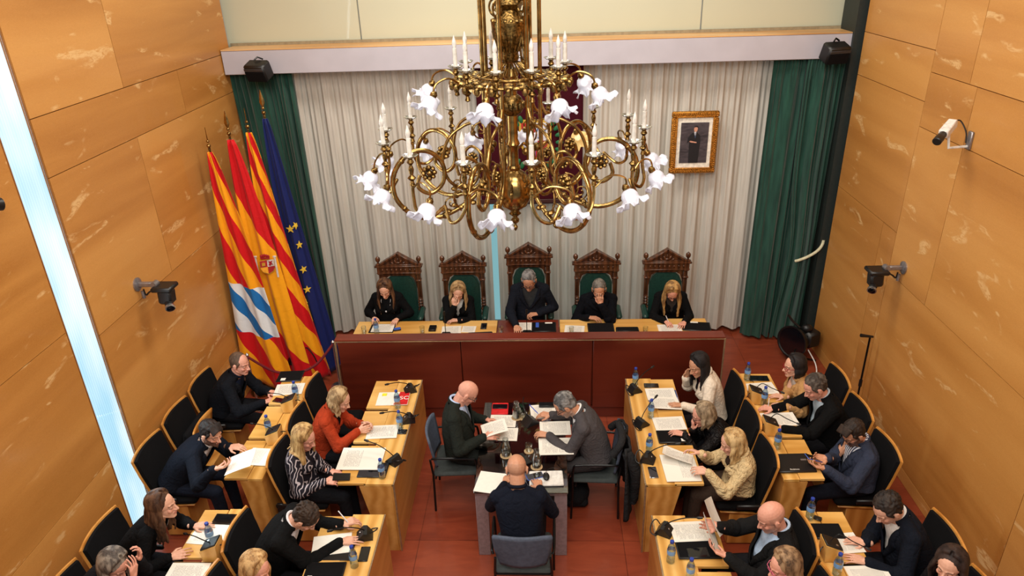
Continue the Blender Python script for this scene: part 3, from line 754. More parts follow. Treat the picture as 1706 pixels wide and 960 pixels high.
# black coat over the right chair
rnd = random.Random(4)
t = thing('coat', 'long black padded coat draped over the back of the metal armchair', 'coat', (.655, 5.42, 0))
def coatf(u, v):
    a = -1.15*PI/2+2.3*PI/2*u
    w = .265+.05*(1-v); fold = .018*math.sin(15*u+3*v)+.012*math.sin(31*u)
    depth = .06+.06*(1-v)
    return V(((depth+fold)*math.cos(a*.8)+.02, (w+fold)*math.sin(a*.8)*1.02, .10+.10*math.sin(2.5*u+.4)*(1-v)+.78*v))
MB().grid(coatf, 40, 24).build('coat_body', cloth('black_coat', (38, 38, 40), .8), t, 180, solid=.02)
MB().tube(bez([(.05, -.2, .84), (.13, -.235, .65), (.14, -.20, .40), (.12, -.19, .26)], 6), [.045, .05, .055, .055, .055, .055, .055, .055, .055, .055, .055, .05, .05, .05, .05, .048, .045, .045, .045][:19], 12).build('sleeve', cloth('black_coat', (38, 38, 40), .8), t, 80)
MB().tube(bez([(-.08, -.2, .80), (0, -.15, .90), (.02, .0, .915), (0, .15, .90), (-.06, .2, .82)], 6), .035, 10).build('collar', cloth('black_coat', (38, 38, 40), .8), t, 80)

# bag with cables on the floor beside the table
t = thing('shoulder_bag', 'black bag with loose cables on the floor beside the right rear of the glass table', 'bag', (.27, 5.55, 0))
MB().ell((0, 0, .11), (.13, .17, .115), None, 16, 10).box((0, 0, .06), (.22, .30, .10), None, .03).build('bag_body', cloth('black_nylon', (26, 26, 28), .7), t, 60)
MB().tube(bez([(-.1, -.05, .2), (-.05, .0, .33), (.06, .06, .28), (.08, .05, .18)], 8), .01, 6).build('strap', M['black'], t)

# ================================================================== FLAGS
def flag_mat(name, build):
    n = NT(name); c = n.add('ShaderNodeUVMap'); sp = n.add('ShaderNodeSeparateXYZ'); n.l(c.outputs[0], sp.inputs[0])
    n.col(build(n, sp.outputs[0], sp.outputs[1])); n.bump(n.noise(n.coord('Object'), 14, 2, .5, 1), .25, .02); return n.set(.6, 0, .25, 0, .1)
YEL, RED = s2l((250, 168, 22)), s2l((206, 18, 26))
def stripes(n, u, v, k, sh, off=0.0):
    f = n.math('FRACT', n.math('ADD', n.math('MULTIPLY', n.math('ADD', v, n.math('MULTIPLY', u, sh)), k), off))
    return n.math('GREATER_THAN', f, .5)
def mA(n, u, v):
    c = n.mix(stripes(n, u, v, 3.1, .42, .80), YEL, RED)
    wv = n.math('MULTIPLY', n.math('GREATER_THAN', v, .24), n.math('LESS_THAN', v, .46))
    wave = n.math('GREATER_THAN', n.math('SINE', n.math('ADD', n.math('MULTIPLY', u, 9.0), n.math('MULTIPLY', v, 34.0))), .1)
    blue = n.mix(wave, s2l((232, 236, 240)), s2l((30, 112, 184)))
    return n.mix(wv, c, blue)
def mB(n, u, v):
    t_ = n.math('ADD', v, n.math('MULTIPLY', u, .25))
    c = n.mix(n.math('GREATER_THAN', t_, .82), YEL, RED); return n.mix(n.math('LESS_THAN', t_, .33), c, RED)
def mC(n, u, v): return n.mix(stripes(n, u, v, 4.6, .30, .45), YEL, RED)
def mD(n, u, v): return n.mix(.0, s2l((22, 34, 96)), YEL)
def flag(label, base, ztop, w0, w1, lean, mat, seed, matfin, tilt=0, spear=True, poly_depth=.045):
    t = thing('flag', label, 'flag', (base[0], base[1], 0)); rnd = random.Random(seed); p1, p2 = rnd.uniform(0, 6), rnd.uniform(0, 6)
    MB().tube([(0, 0, .02), (tilt, 0, ztop+.04)], .013, 8).build('pole', M['brass_dark'], t)
    MB().lathe([(.15, 0), (.15, .02), (.04, .04), (.025, .08)], (0, 0, 0), 20).build('pole_foot', M['brass_dark'], t)
    fin = MB().ell((tilt, 0, ztop+.06), (.022,)*3).ell((tilt, 0, ztop+.11), (.017,)*3)
    if spear: fin.lathe([(.008, .12), (.03, .17), (.026, .2), (.002, .31)], (tilt, 0, ztop), 8, (0, 0, 1), True, 1, .35)
    else: fin.lathe([(.006, .12), (.003, .26)], (tilt, 0, ztop), 6)
    fin.build('finial', M['brass'], t)
    nu, nv = 56, 46
    def fn(u, v):
        d = 1-v; w = w0+(w1-w0)*d**.75
        x = tilt*v + (-.25+u)*w*1.0 + lean*d*d
        x += .02*math.sin(5*u+p2+4*v)*d
        y = -.02-poly_depth*(.3+.7*d)*(1+math.sin(11*u+p1+1.2*v)*.8+.35*math.sin(23*u+p2))
        z = ztop-(ztop-.22)*d - (.10*math.sin(PI*u*.9)+.16*u)*d**1.2 + .05*d
        return V((x, y, max(z, .05+.02*u)))
    mb = MB().grid(fn, nu, nv); me = mb.mesh('cloth', False); uv = me.uv_layers.new(name='UVMap')
    for li, lp in enumerate(me.loops):
        i = lp.vertex_index; uv.data[li].uv = ((i % (nu+1))/nu, (i//(nu+1))/nv)
    o = link('cloth', me, mat, t, 180, .004); return t, fn
FX = 7.66
def fp(px, py): return on_y(px, py, FX)
A_ = fp(357, 240); B_ = fp(381, 222); C_ = fp(404, 215); D_ = fp(424, 203)
tA, fA = flag('yellow and red striped flag with blue and white waves, nearest the left wall', (A_.x+.03, FX-.16), A_.z-.04, .06, .62, -.0, flag_mat('flag_stripes_waves', mA), 1, None, -.02, False)
tB, fB = flag('red and yellow flag with a crowned coat of arms, second from the left wall', (B_.x+.03, FX-.02), B_.z-.06, .07, .60, .02, flag_mat('flag_red_yellow', mB), 2, None, -.02, True)
tC, fC = flag('yellow flag with slanting red stripes beside the blue starred flag', (C_.x+.03, FX+.12), C_.z-.06, .07, .52, .08, flag_mat('flag_yellow_stripes', mC), 3, None, -.02, False)
tD, fD = flag('dark blue flag with gold stars beside the green curtain', (D_.x+.03, FX+.28), D_.z-.02, .06, .44, .14, flag_mat('flag_blue', mD), 4, None, -.02, True)
def on_flag(t, fn, u, v, poly, mat, name, size, rot=0.0, par=None):
    o = fn(u, v); e = 1e-3; a = (fn(u+e, v)-fn(u-e, v)).normalized(); b = (fn(u, v+e)-fn(u, v-e)).normalized(); nn = a.cross(b).normalized()
    if nn.y > 0: nn = -nn
    b = nn.cross(a).normalized()*(1 if nn.cross(a).z > 0 else -1)
    pts = [(x*math.cos(rot)-y*math.sin(rot), x*math.sin(rot)+y*math.cos(rot)) for x, y in poly]
    return MB().prism([(x*size, y*size) for x, y in pts], .016, .026, lambda p: o+a*p.x+b*p.y+nn*p.z).build(name, mat, par or t)
STAR = [(math.sin(PI*k/5)*(1 if k % 2 == 0 else .4), math.cos(PI*k/5)*(1 if k % 2 == 0 else .4)) for k in range(10)]
gold = plain('gold_star', (226, 188, 60), .5)
for u, v, r_ in ((.56, .60, .2), (.66, .535, -.1), (.62, .44, .3), (.60, .36, .1), (.70, .61, .5), (.50, .30, .2)):
    on_flag(tD, fD, u, v, STAR, gold, 'star', .052, r_)
ar, aw, ag, ay = plain('arms_crimson', (168, 24, 34), .6), plain('arms_silver', (214, 206, 200), .6), plain('arms_old_gold', (190, 140, 40), .5), plain('arms_yellow', (232, 160, 40), .6)
UU, VV = .70, .52
SH = [(-1, 1), (1, 1), (1, -.2), (.7, -.8), (0, -1.15), (-.7, -.8), (-1, -.2)]
sh = on_flag(tB, fB, UU, VV, SH, ag, 'arms_shield', .085)
for poly, mt in (([(-.92, .92), (0, .92), (0, 0), (-.92, 0)], ar), ([(0, .92), (.92, .92), (.92, 0), (0, 0)], aw), ([(-.92, 0), (0, 0), (0, -1.0), (-.65, -.7), (-.92, -.2)], ay), ([(0, 0), (.92, 0), (.92, -.2), (.65, -.7), (0, -1.0)], ar)):
    q_ = on_flag(tB, fB, UU, VV, [(a*.085, b*.085) for a, b in poly], mt, 'arms_quarter', 1.0, 0, sh); q_.data.transform(Matrix.Translation((0, -.006, 0)))
for poly, mt, dy in (([(.15, .2), (.3, .5), (.2, .8), (.5, .7), (.75, .85), (.6, .5), (.8, .2), (.55, .3), (.45, .1)], ar, -.012), ([(-.7, .2), (-.7, .7), (-.6, .6), (-.5, .8), (-.4, .6), (-.25, .7), (-.25, .2)], ag, -.012)):
    q_ = on_flag(tB, fB, UU, VV, [(a*.085, b*.085) for a, b in poly], mt, 'arms_figure', 1.0, 0, sh); q_.data.transform(Matrix.Translation((0, dy, 0)))
cr = MB(); o_ = fB(UU, VV)+V((.0, -.03, .125))
for k in range(5): cr.ell(o_+V(((k-2)*.022, 0, .02-.006*abs(k-2))), (.014, .008, .022), None, 8, 5)
cr.box(o_+V((0, 0, -.015)), (.11, .012, .02), None, .004).build('arms_crown', ar, tB)
for s_ in (-1, 1):
    o_ = fB(UU, VV)+V((s_*.115, -.03, .0)); MB().tube([o_+V((0, 0, -.13)), o_+V((0, 0, .12))], .012, 8).box(o_+V((0, 0, .13)), (.04, .02, .02), None, .004).build('arms_column', aw, tB)

# rope barrier in front of the flags
t = thing('rope_barrier', 'burgundy rope slung between small chrome posts in front of the flags', 'barrier', (-3.05, 7.6, 0))
pa = on_z(403, 575+30, .62) ; pb = on_y(555, 573, 7.6)
P1 = V((-3.55, 7.15, .72)); P2 = V((pb.x, 7.6, pb.z)); Pm = V(((P1.x+P2.x)/2+.05, 7.3, .40)); L = V((-3.05, 7.6, 0))
MB().tube([p-L for p in bez([P1, (P1+Pm)/2+V((0, 0, -.09)), Pm, (P2+Pm)/2+V((0, 0, -.09)), P2], 6)], .016, 8).build('rope', M['rope'], t)
for P in (P1, P2):
    MB().lathe([(.11, 0), (.11, .012), (.014, .03), (.012, P.z), (.02, P.z+.01), (.022, P.z+.03), (.005, P.z+.05)], (P.x-L.x, P.y-L.y, 0), 16).build('post', M['silver'], t)
# ================================================================== SMALL THINGS
def put(px, py, z): p = on_z(px, py, z); return p
_first = {}
def stock(key, maker, loc, rz, label, group=None):
    if key not in _first:
        t = maker(); t.location = loc; t.rotation_euler = (0, 0, rz); t['label'] = label
        if group: t['group'] = group
        _first[key] = t; return t
    return dup(_first[key], loc, rz, label, group)
def mk_bottle():
    t = thing('water_bottle', '-', 'bottle')
    MB().lathe([(.026, 0), (.031, .006), (.031, .02), (.029, .026), (.031, .032), (.031, .06), (.028, .075), (.031, .09), (.031, .125), (.027, .15), (.014, .178), (.0125, .19)], (0, 0, 0), 16).build('bottle_body', M['bottle'], t, 80)
    MB().lathe([(.0315, .085), (.0318, .088), (.0318, .122), (.0315, .125)], (0, 0, 0), 16, (0, 0, 1), False).build('bottle_label', plain('blue_bottle_label', (120, 165, 215), .4), t, 80)
    MB().lathe([(.0145, .188), (.0155, .19), (.0155, .207), (.013, .21)], (0, 0, 0), 14).build('cap', plain('blue_cap', (32, 62, 160), .4), t)
    return t
def bottle(px, py, z, label): stock('bottle', mk_bottle, put(px, py, z), random.uniform(0, 6), label)
def mk_mic_in():
    t = thing('desk_microphone', '-', 'microphone')       # head reaches toward +X
    mb = MB(); prof = [(-.07, 0), (.055, 0), (.06, .015), (.0, .075), (-.03, .07)]
    mb.prism([(a, b) for a, b in prof], -.052, .052, lambda p: V((p.x, p.z, p.y))); mb.build('base', M['black'], t)
    MB().lathe([(.008, 0), (.006, .004)], (.028, 0, .055), 10, (.7, 0, .7)).build('button', M['silver'], t)
    c = bez([(-.01, 0, .07), (.04, .02, .12), (.13, .05, .17), (.22, .08, .19)], 8)
    MB().tube(c, .0045, 6).build('gooseneck', M['black_metal'], t); d = (c[-1]-c[-2]).normalized()
    MB().tube([c[-1]-d*.005, c[-1]+d*.01, c[-1]+d*.04], [.008, .012, .009], 10).build('capsule', M['black'], t)
    MB().tube(bez([(-.05, .02, .05), (-.09, .03, .075), (-.11, -.01, .06), (-.10, -.06, .02), (-.06, -.07, .008), (-.04, -.04, .006)], 6), .005, 6).build('cable', M['black'], t)
    return t
def mic_in(px, py, rz, label, z=INZ): stock('mic_in', mk_mic_in, put(px, py, z), rz, label)
def mk_mic_out():
    t = thing('microphone_box', '-', 'microphone')       # +X toward the sitter
    MB().prism([(-.05, 0), (.062, 0), (.075, .095), (-.06, .155)], -.062, .062, lambda p: V((p.x, p.z, p.y))).build('housing', M['birch'], t)
    MB().box((.008, 0, .132), (.135, .110, .014), Matrix.Rotation(.418, 3, 'Y'), .003).build('control_panel', M['black'], t)
    MB().lathe([(.010, 0), (.010, .004)], (.035, -.025, .126), 10, (.35, 0, .93)).build('button', M['silver'], t)
    c = bez([(.0, .01, .14), (.06, .02, .19), (.14, -.03, .17), (.22, -.07, .15)], 8)
    MB().tube(c, .0042, 6).build('gooseneck', M['black_metal'], t); d = (c[-1]-c[-2]).normalized()
    MB().tube([c[-1]-d*.005, c[-1]+d*.01, c[-1]+d*.035], [.007, .011, .008], 10).build('capsule', M['black'], t)
    MB().tube(bez([(-.04, .0, .10), (-.08, -.03, .09), (-.10, -.08, .03), (-.07, -.12, .006)], 6), .0045, 6).build('cable', M['black'], t)
    return t
def mic_out(px, py, rz, label): stock('mic_out', mk_mic_out, put(px, py, OUTZ+.0075), rz, label)
def sheet_mesh(w, h, th, curl, seed):
    rnd = random.Random(seed); p_ = rnd.uniform(0, 6); nu, nv = 8, 10
    def fn(u, v, o): return V(((u-.5)*w, (v-.5)*h, o+curl*(2*u-1)**2*.5+curl*.4*math.sin(3*v+p_)+curl*.5))
    mb = MB(); a = [fn(i/nu, j/nv, 0) for j in range(nv+1) for i in range(nu+1)]; b = [fn(i/nu, j/nv, th) for j in range(nv+1) for i in range(nu+1)]
    N = len(a); fs = []
    for j in range(nv):
        for i in range(nu): k = j*(nu+1)+i; fs += [(k, k+nu+1, k+nu+2, k+1), (N+k, N+k+1, N+k+nu+2, N+k+nu+1)]
    for i in range(nu): q = nv*(nu+1)+i; fs += [(i, i+1, N+i+1, N+i), (q, N+q, N+q+1, q+1)]
    for j in range(nv): k = j*(nu+1); fs += [(k, N+k, N+k+nu+1, k+nu+1), (k+nu, k+2*nu+1, N+k+2*nu+1, N+k+nu)]
    return mb.q(a+b, fs)
A4 = (.21, .297)
def paper(px, py, z, rz, label, mat='print', size=A4, th=.0016, curl=.001, tilt=(0, 0), name='paper_sheet', cat='paper', world=None, seed=None):
    p = V(world) if world else put(px, py, z)
    o = sheet_mesh(size[0], size[1], th, curl, seed if seed is not None else int(px+py)).build(name, M[mat], None, 60)
    o.location = p+V((0, 0, .0006)); o.rotation_euler = (tilt[0], tilt[1], rz); tag(o, label, cat); return o
def slab(px, py, z, rz, dims, label, name, cat, mats=('black', 'screen'), tilt=(0, 0), extra=None):
    p = put(px, py, z); t = thing(name, label, cat, p, rz); t.rotation_euler = (tilt[0], tilt[1], rz)
    MB().box((0, 0, dims[2]/2), dims, None, min(.006, dims[2]*.45)).build('case', M[mats[0]], t)
    MB().box((0, 0, dims[2]+.0004), (dims[0]*.92, dims[1]*.94, .0012), None, .0004).build('screen' if cat != 'folder' else 'cover', M[mats[1]], t)
    if extra: extra(t)
    return t
def phone(px, py, z, rz, label, mats=('black', 'screen'), tilt=(0, 0)): return slab(px, py, z, rz, (.075, .152, .008), label, 'mobile_phone', 'phone', mats, tilt)
R = math.radians
def text(t, s, loc, size, mat, rz=0, name='lettering', rx=0):
    c = bpy.data.curves.new(name, 'FONT'); c.body = s; c.size = size; c.extrude = .0004; c.align_x = 'CENTER'; c.align_y = 'CENTER'
    tmp = bpy.data.objects.new(name, c); COL.objects.link(tmp); dg = bpy.context.evaluated_depsgraph_get(); dg.update()
    me = bpy.data.meshes.new_from_object(tmp.evaluated_get(dg)); bpy.data.objects.remove(tmp); bpy.data.curves.remove(c)
    me.materials.clear(); me.transform(Matrix.Translation(loc) @ Matrix.Rotation(rz, 4, 'Z') @ Matrix.Rotation(rx, 4, 'X'))
    o = bpy.data.objects.new(name, me); COL.objects.link(o); me.materials.append(mat); o.parent = t; return o

FL = INZ+.0075     # top of the inner writing flaps
OF = OUTZ+.0075
# ---- inner left desk
f = put(655, 665, FL)
t = thing('folder', 'red and white folder with a yellow note lying on the left desk nearest the dais', 'folder', f, R(-88))
MB().box((0, 0, .004), (.235, .33, .008), None, .002).build('folder_cover', M['blank'], t)
MB().prism([(-.115, .162), (.115, .162), (.115, .02), (-.115, -.06+.12)], .0085, .0095).build('red_print', M['red_plastic'], t)
text(t, 'PSC', (0.0, .095, .0102), .085, M['blank'], R(92), 'lettering')
MB().box((-.07, -.10, .0098), (.05, .05, .0015)).build('sticky_note', M['yellow_note'], t)
bottle(663, 679, FL, 'blue capped water bottle standing on the red and white folder')
bottle(667, 714, FL, 'blue capped water bottle beside the black phone on the left aisle desk')
bottle(637, 796, INZ, 'blue capped water bottle beside the open report of the woman in the patterned blouse')
mic_in(683, 652, PI+.35-PI*2*.0, 'black microphone at the dais end of the left aisle desk')
mic_in(680, 702, PI+.2, 'black microphone behind the bottle on the left aisle desk')
mic_in(656, 770, PI-.6, 'black microphone nearest the near end of the left aisle desk row')
phone(665, 720, INZ, R(88), 'black phone on the left aisle desk beside the blue capped bottle')
paper(637, 720, FL, R(-86), 'printed sheet under the hands of the woman in the rust jacket')
paper(602, 765, FL+.012, R(-90), 'open printed report in front of the woman in the patterned blouse', 'print_half', (.30, .40), .004, .002, (0, .03))
slab(622, 784, FL, R(-90), (.20, .26, .01), 'black tablet lying under the open report on the left', 'tablet', 'tablet')
# ---- near left inner
bottle(591, 944, INZ, 'blue capped water bottle beside the phone on the nearest left aisle desk')
mic_in(607, 895, PI+.2, 'black microphone beside the balding man writing')
phone(607, 924, INZ, R(2), 'black phone on the nearest left aisle desk')
paper(553, 908, FL+.004, R(-80), 'white sheets under the left hand of the balding man writing', 'blank', (.21, .30), .004)
slab(558, 915, FL-.0, R(-90), (.23, .30, .004), 'black folder beneath the sheets of the balding man writing', 'document_folder', 'folder', ('black', 'black'))
slab(540, 957, FL, R(-88), (.22, .30, .012), 'black tablet case with a white card at the bottom left desk', 'tablet', 'tablet', ('black', 'black_soft'), extra=lambda t: MB().box((.05, -.10, .014), (.05, .035, .002)).build('white_card', M['blank'], t))
# ---- outer left
paper(482, 649, OF, R(-84), 'printed sheet in front of the man in the dark jacket below the flags')
paper(0, 0, 0, R(-95), 'open white booklet on the left back row desk below the bearded man\'s papers', 'print_half', (.24, .30), .003, world=put(438, 762, OF), seed=5)
slab(484, 628, OF, R(-86), (.21, .27, .014), 'black laptop with a small white label beside the flags', 'laptop', 'laptop', ('black', 'black_soft'), extra=lambda t: MB().box((.07, -.06, .0165), (.045, .05, .002)).build('label_sticker', M['blank'], t))
bottle(494, 664, OF, 'water bottle behind the microphone box below the flags')
bottle(449, 722, OF, 'water bottle beside the microphone box above the bearded man')
mic_out(485, 682, 0+PI, 'microphone box in front of the man in the dark jacket below the flags')
mic_out(460, 735, PI, 'microphone box beside the bearded man holding up papers')
phone(467, 668, OF, R(75), 'black phone in front of the man in the dark jacket')
slab(376, 866, OF, R(88), (.12, .20, .009), 'black tablet in front of the woman wearing a pendant', 'tablet', 'tablet')
paper(351, 891, OF, R(-95), 'white sheet under the hand of the woman wearing a pendant', 'print_half', (.22, .30))
bottle(353, 905, OF, 'water bottle half hidden behind the microphone box at the bottom left')
mic_out(358, 926, PI, 'microphone box at the bottom left in front of the woman wearing a pendant')
paper(310, 957, OF+.012, R(-90), 'printed sheet at the bottom left edge by the woman with streaked grey hair')
slab(312, 958, OF, R(-90), (.23, .32, .01), 'black folder under the sheet at the bottom left edge', 'document_folder', 'folder', ('black', 'black'))
# ---- inner right
mic_in(1058, 652, .35, 'black microphone at the dais end of the right aisle desk')
mic_in(1069, 708, .55, 'black microphone beside the leather folder on the right aisle desk')
mic_in(1080, 768, -.35, 'black microphone above the phone on the right aisle desk')
mic_in(1108, 888, -.5, 'black microphone on the nearest right aisle desk')
bottle(1058, 641, INZ, 'blue capped water bottle at the dais end of the right aisle desk')
bottle(1084, 695, FL, 'blue capped water bottle beside the report of the woman in the leather jacket')
bottle(1081, 754, INZ, 'blue capped water bottle beside the leaning report of the blonde woman in the satin jacket')
bottle(1117, 936, INZ, 'blue capped water bottle on the nearest right aisle desk')
bottle(1149, 966, FL, 'blue capped water bottle at the bottom edge of the picture on the right')
phone(1085, 643, FL, R(88), 'black phone above the report of the woman in the cream blazer')
phone(1088, 788, INZ, R(2), 'white edged phone on the right aisle desk', ('silver', 'screen'))
slab(1104, 661, FL, R(90), (.22, .30, .01), 'blue edged black folder in front of the woman in the cream blazer', 'document_folder', 'folder', ('blue', 'black'))
paper(1101, 657, FL+.0115, R(92), 'printed report in front of the woman in the cream blazer')
paper(0, 0, 0, R(94), 'printed sheet held down by the woman in the cream blazer', 'print', world=put(1108, 672, FL+.03), tilt=(.12, 0), seed=11, curl=.004)
paper(1115, 706, FL+.003, R(94), 'printed report in front of the woman in the black leather jacket')
slab(1121, 729, FL, R(91), (.19, .29, .016), 'black laptop with a white label in front of the woman in the leather jacket', 'laptop', 'laptop', ('black', 'black_soft'), extra=lambda t: MB().box((-.06, -.09, .0185), (.04, .05, .002)).build('label_sticker', M['blank'], t))
paper(1133, 780, FL+.006, R(92), 'large open report in front of the blonde woman in the satin jacket', 'print_half', (.36, .30), .005)
paper(0, 0, 0, R(75), 'page being turned by the blonde woman in the satin jacket', 'print', (.16, .27), .0012, .02, (.25, .15), world=put(1128, 760, FL+.05), seed=12)
paper(1150, 886, FL+.014, R(94), 'printed report on the black folder of the bald man lifting sheets')
slab(1160, 905, FL, R(91), (.33, .33, .012), 'wide black folder on the nearest right aisle desk', 'document_folder', 'folder', ('black', 'black_soft'))
slab(1163, 922, FL+.0135, R(95), (.10, .16, .008), 'dark tablet lying on the wide black folder', 'tablet', 'tablet')
# ---- outer right
bottle(1244, 633, OF, 'blue capped water bottle beside the woman in the tan jacket')
bottle(1272, 674, OF, 'blue capped water bottle in front of the signing grey haired man')
bottle(1294, 747, OF, 'blue capped water bottle above the closed laptop')
slab(1264, 631, OF, R(88), (.10, .20, .008), 'dark tablet above the printed sheet of the woman in the tan jacket', 'tablet', 'tablet')
paper(1268, 648, OF, R(96), 'printed sheet in front of the woman in the tan jacket')
paper(1299, 699, OF, R(93), 'printed report the grey haired man is signing', 'print', (.21, .32))
mic_out(1257, 668, 0, 'microphone box in front of the woman in the tan jacket')
mic_out(1280, 720, 0, 'microphone box in front of the signing grey haired man')
slab(1321, 773, OF, R(92), (.245, .33, .018), 'closed black laptop with white lettering on the right back row desk', 'laptop', 'laptop', ('black', 'black'),
     extra=lambda t: (text(t, 'Badalona', (-.095, .02, .0195), .022, M['blank'], R(-90)), MB().box((.03, -.10, .0195), (.02, .05, .001)).build('small_badge', M['grey_metal'], t)))
bottle(1348, 864, OF, 'blue capped water bottle in front of the curly haired man in navy')
slab(1362, 865, OF, R(60), (.04, .06, .014), 'small black car key on the right back row desk', 'key_fob', 'key', ('black', 'black'))
slab(1377, 886, OF, R(90), (.16, .24, .012), 'black tablet in front of the curly haired man in navy', 'tablet', 'tablet', ('black', 'black_soft'))
paper(1402, 906, OF+.003, R(96), 'printed sheet in front of the curly haired man in navy', 'print', (.20, .28))
mic_out(1380, 926, 0, 'microphone box in front of the curly haired man in navy')
bottle(1393, 958, OF, 'blue capped water bottle beneath the microphone box at the bottom right')
paper(1450, 962, OF, R(93), 'white sheet at the bottom edge before the dark haired woman on the right')

# ---- dais worktop
def mk_tumbler():
    t = thing('drinking_glass', '-', 'glass'); MB().lathe([(.024, .002), (.026, .0), (.031, .10), (.029, .10), (.025, .008), (.001, .008)], (0, 0, 0), 18, (0, 0, 1), False).build('glass_wall', M['glass'], t, 60)
    MB().lathe([(.024, .009), (.026, .04)], (0, 0, 0), 18).build('water', M['water'], t); return t
DZ = WT
for px, py, l_ in ((607, 556, 'empty glass at the left end of the dais worktop'), (704, 556, 'glass beside the black case between the first two women on the dais'), (835, 557, 'glass on the red middle worktop of the dais'),
                   (952, 557, 'glass beside the papers of the man holding his chin'), (1075, 557, 'glass between the black case and the woman writing')):
    stock('tumbler', mk_tumbler, put(px, py, DZ), 0, l_)
slab(637, 548, DZ, 0, (.31, .22, .012), 'black folder under the sheet of the woman with a lanyard', 'document_folder', 'folder', ('black', 'black'))
paper(638, 547, DZ+.013, 0, 'printed sheet between the hands of the woman with a lanyard', 'print', (.27, .20))
bottle(628, 556, DZ, 'blue capped water bottle on the left end of the dais')
slab(662, 550, DZ, .3, (.09, .06, .02), 'small folded spectacle case beside the bottle on the dais', 'spectacle_case', 'case', ('black', 'blue'))
slab(721, 549, DZ, 0, (.09, .12, .03), 'small black case between the first two women on the dais', 'leather_case', 'case', ('black', 'black_soft'))
paper(752, 551, DZ, .05, 'pair of printed sheets in front of the blonde woman resting her cheek', 'print', (.24, .22))
paper(781, 549, DZ+.001, -.05, 'smaller printed sheet right of the pair on the dais', 'print', (.17, .16))
phone(806, 544, DZ, 0, 'black phone at the right end of the left birch worktop')
slab(800, 557, DZ, .08, (.30, .07, .012), 'flat black folder behind the bench ledge', 'document_folder', 'folder', ('black', 'black'))
paper(873, 545, DZ, 0, 'printed sheet under the hand of the man in the tallest throne', 'print', (.21, .22))
slab(906, 546, DZ, 0, (.30, .24, .014), 'black folder with a blue sticker on the red middle worktop', 'document_folder', 'folder', ('black', 'black_soft'), extra=lambda t: (MB().box((-.08, .04, .0165), (.04, .12, .002)).build('blue_sticker', M['blue'], t), MB().box((.06, .09, .0165), (.09, .03, .002)).build('white_card', M['blank'], t)))
paper(957, 550, DZ, -.1, 'printed sheet under the glass of the man holding his chin', 'print', (.24, .22))
slab(1001, 548, DZ, 0, (.32, .24, .02), 'black tablet case in front of the man holding his chin', 'tablet', 'tablet', ('black', 'black_soft'))
slab(1045, 554, DZ, 0, (.27, .10, .05), 'long black case on the right birch worktop of the dais', 'leather_case', 'case', ('black', 'black_soft'))
paper(1116, 549, DZ, 0, 'printed notebook page the long haired blonde woman writes on', 'print', (.28, .22), .006)
slab(1160, 545, DZ, -.1, (.34, .22, .014), 'large black folder at the right end of the dais', 'document_folder', 'folder', ('black', 'black_soft'), extra=lambda t: MB().box((-.02, .09, .0165), (.09, .03, .002)).build('white_card', M['blank'], t))
def mk_mic_dais():
    t = thing('stem_microphone', '-', 'microphone'); MB().box((0, 0, .02), (.11, .12, .04), None, .012).build('base', M['black'], t)
    MB().tube([(0, 0, .04), (.002, 0, .30)], .0045, 6).build('stem', M['black_metal'], t); MB().tube([(.002, 0, .29), (.002, 0, .345)], [.010, .012], 10).build('capsule', M['black'], t)
    MB().lathe([(.012, 0), (.010, .006)], (-.03, -.03, .04), 12).build('button', M['silver'], t); return t
for px, py, l_ in ((743, 561, 'tall stem microphone before the blonde woman resting her cheek'), (878, 558, 'stem microphone on the red middle worktop')): stock('micd', mk_mic_dais, put(px, py, DZ), 0, l_)

# ---- glass table contents
TZ = .742
def mk_jug():
    t = thing('water_carafe', '-', 'carafe')
    MB().lathe([(.04, .0), (.044, .01), (.044, .09), (.036, .13), (.024, .16), (.028, .19), (.026, .19), (.022, .16), (.034, .13), (.041, .09), (.041, .012), (.001, .01)], (0, 0, 0), 18, (0, 0, 1), False).build('glass_wall', M['glass'], t, 60)
    MB().lathe([(.04, .013), (.04, .08)], (0, 0, 0), 18).build('water', M['water'], t)
    MB().lathe([(.052, -.001), (.054, 0), (.054, .003), (.05, .004)], (0, 0, -.001), 20).build('cork_coaster', plain('cork', (190, 160, 120), .8), t); return t
for px, py, l_ in ((861, 696, 'glass carafe on the far end of the glass table'), (843, 759, 'glass carafe nearest the bald man in a tie'), (894, 778, 'glass carafe behind the computer mouse')): stock('jug', mk_jug, put(px, py, TZ+.004), 0, l_)
def mk_gl():
    t = thing('drinking_glass', '-', 'glass'); MB().lathe([(.028, .002), (.03, .0), (.034, .085), (.032, .085), (.028, .008), (.001, .008)], (0, 0, 0), 18, (0, 0, 1), False).build('glass_wall', M['glass'], t, 60)
    MB().lathe([(.042, -.001), (.044, 0), (.044, .003), (.04, .004)], (0, 0, -.001), 20).build('cork_coaster', plain('cork', (190, 160, 120), .8), t); return t
for px, py, l_ in ((881, 752, 'drinking glass on a cork coaster in the middle of the glass table'), (873, 697, 'drinking glass beside the far carafe')): stock('gl', mk_gl, put(px, py, TZ+.004), 0, l_)
t = slab(833, 682, TZ, 0, (.17, .20, .012), 'red folder carrying a black phone on the glass table', 'document_folder', 'folder', ('red_plastic', 'red_plastic'))
phone(833, 678, TZ+.0135, R(90), 'black phone lying on the red folder')
paper(838, 702, TZ, R(-92), 'printed sheet beyond the hands of the bald man in a tie', 'print', (.20, .26))
paper(840, 724, TZ, R(-92), 'printed sheet below the held sheets of the bald man in a tie', 'print', (.20, .26))
paper(905, 686, TZ, .1, 'printed sheet under the pen hand of the grey suited man', 'print', (.26, .24))
slab(911, 677, TZ+.003, 0, (.16, .06, .03), 'small dark pen case at the far right of the glass table', 'pen_case', 'case', ('black', 'black_soft'))
paper(925, 714, TZ+.002, R(92), 'open printed report before the grey suited man', 'print', (.22, .30), .003)
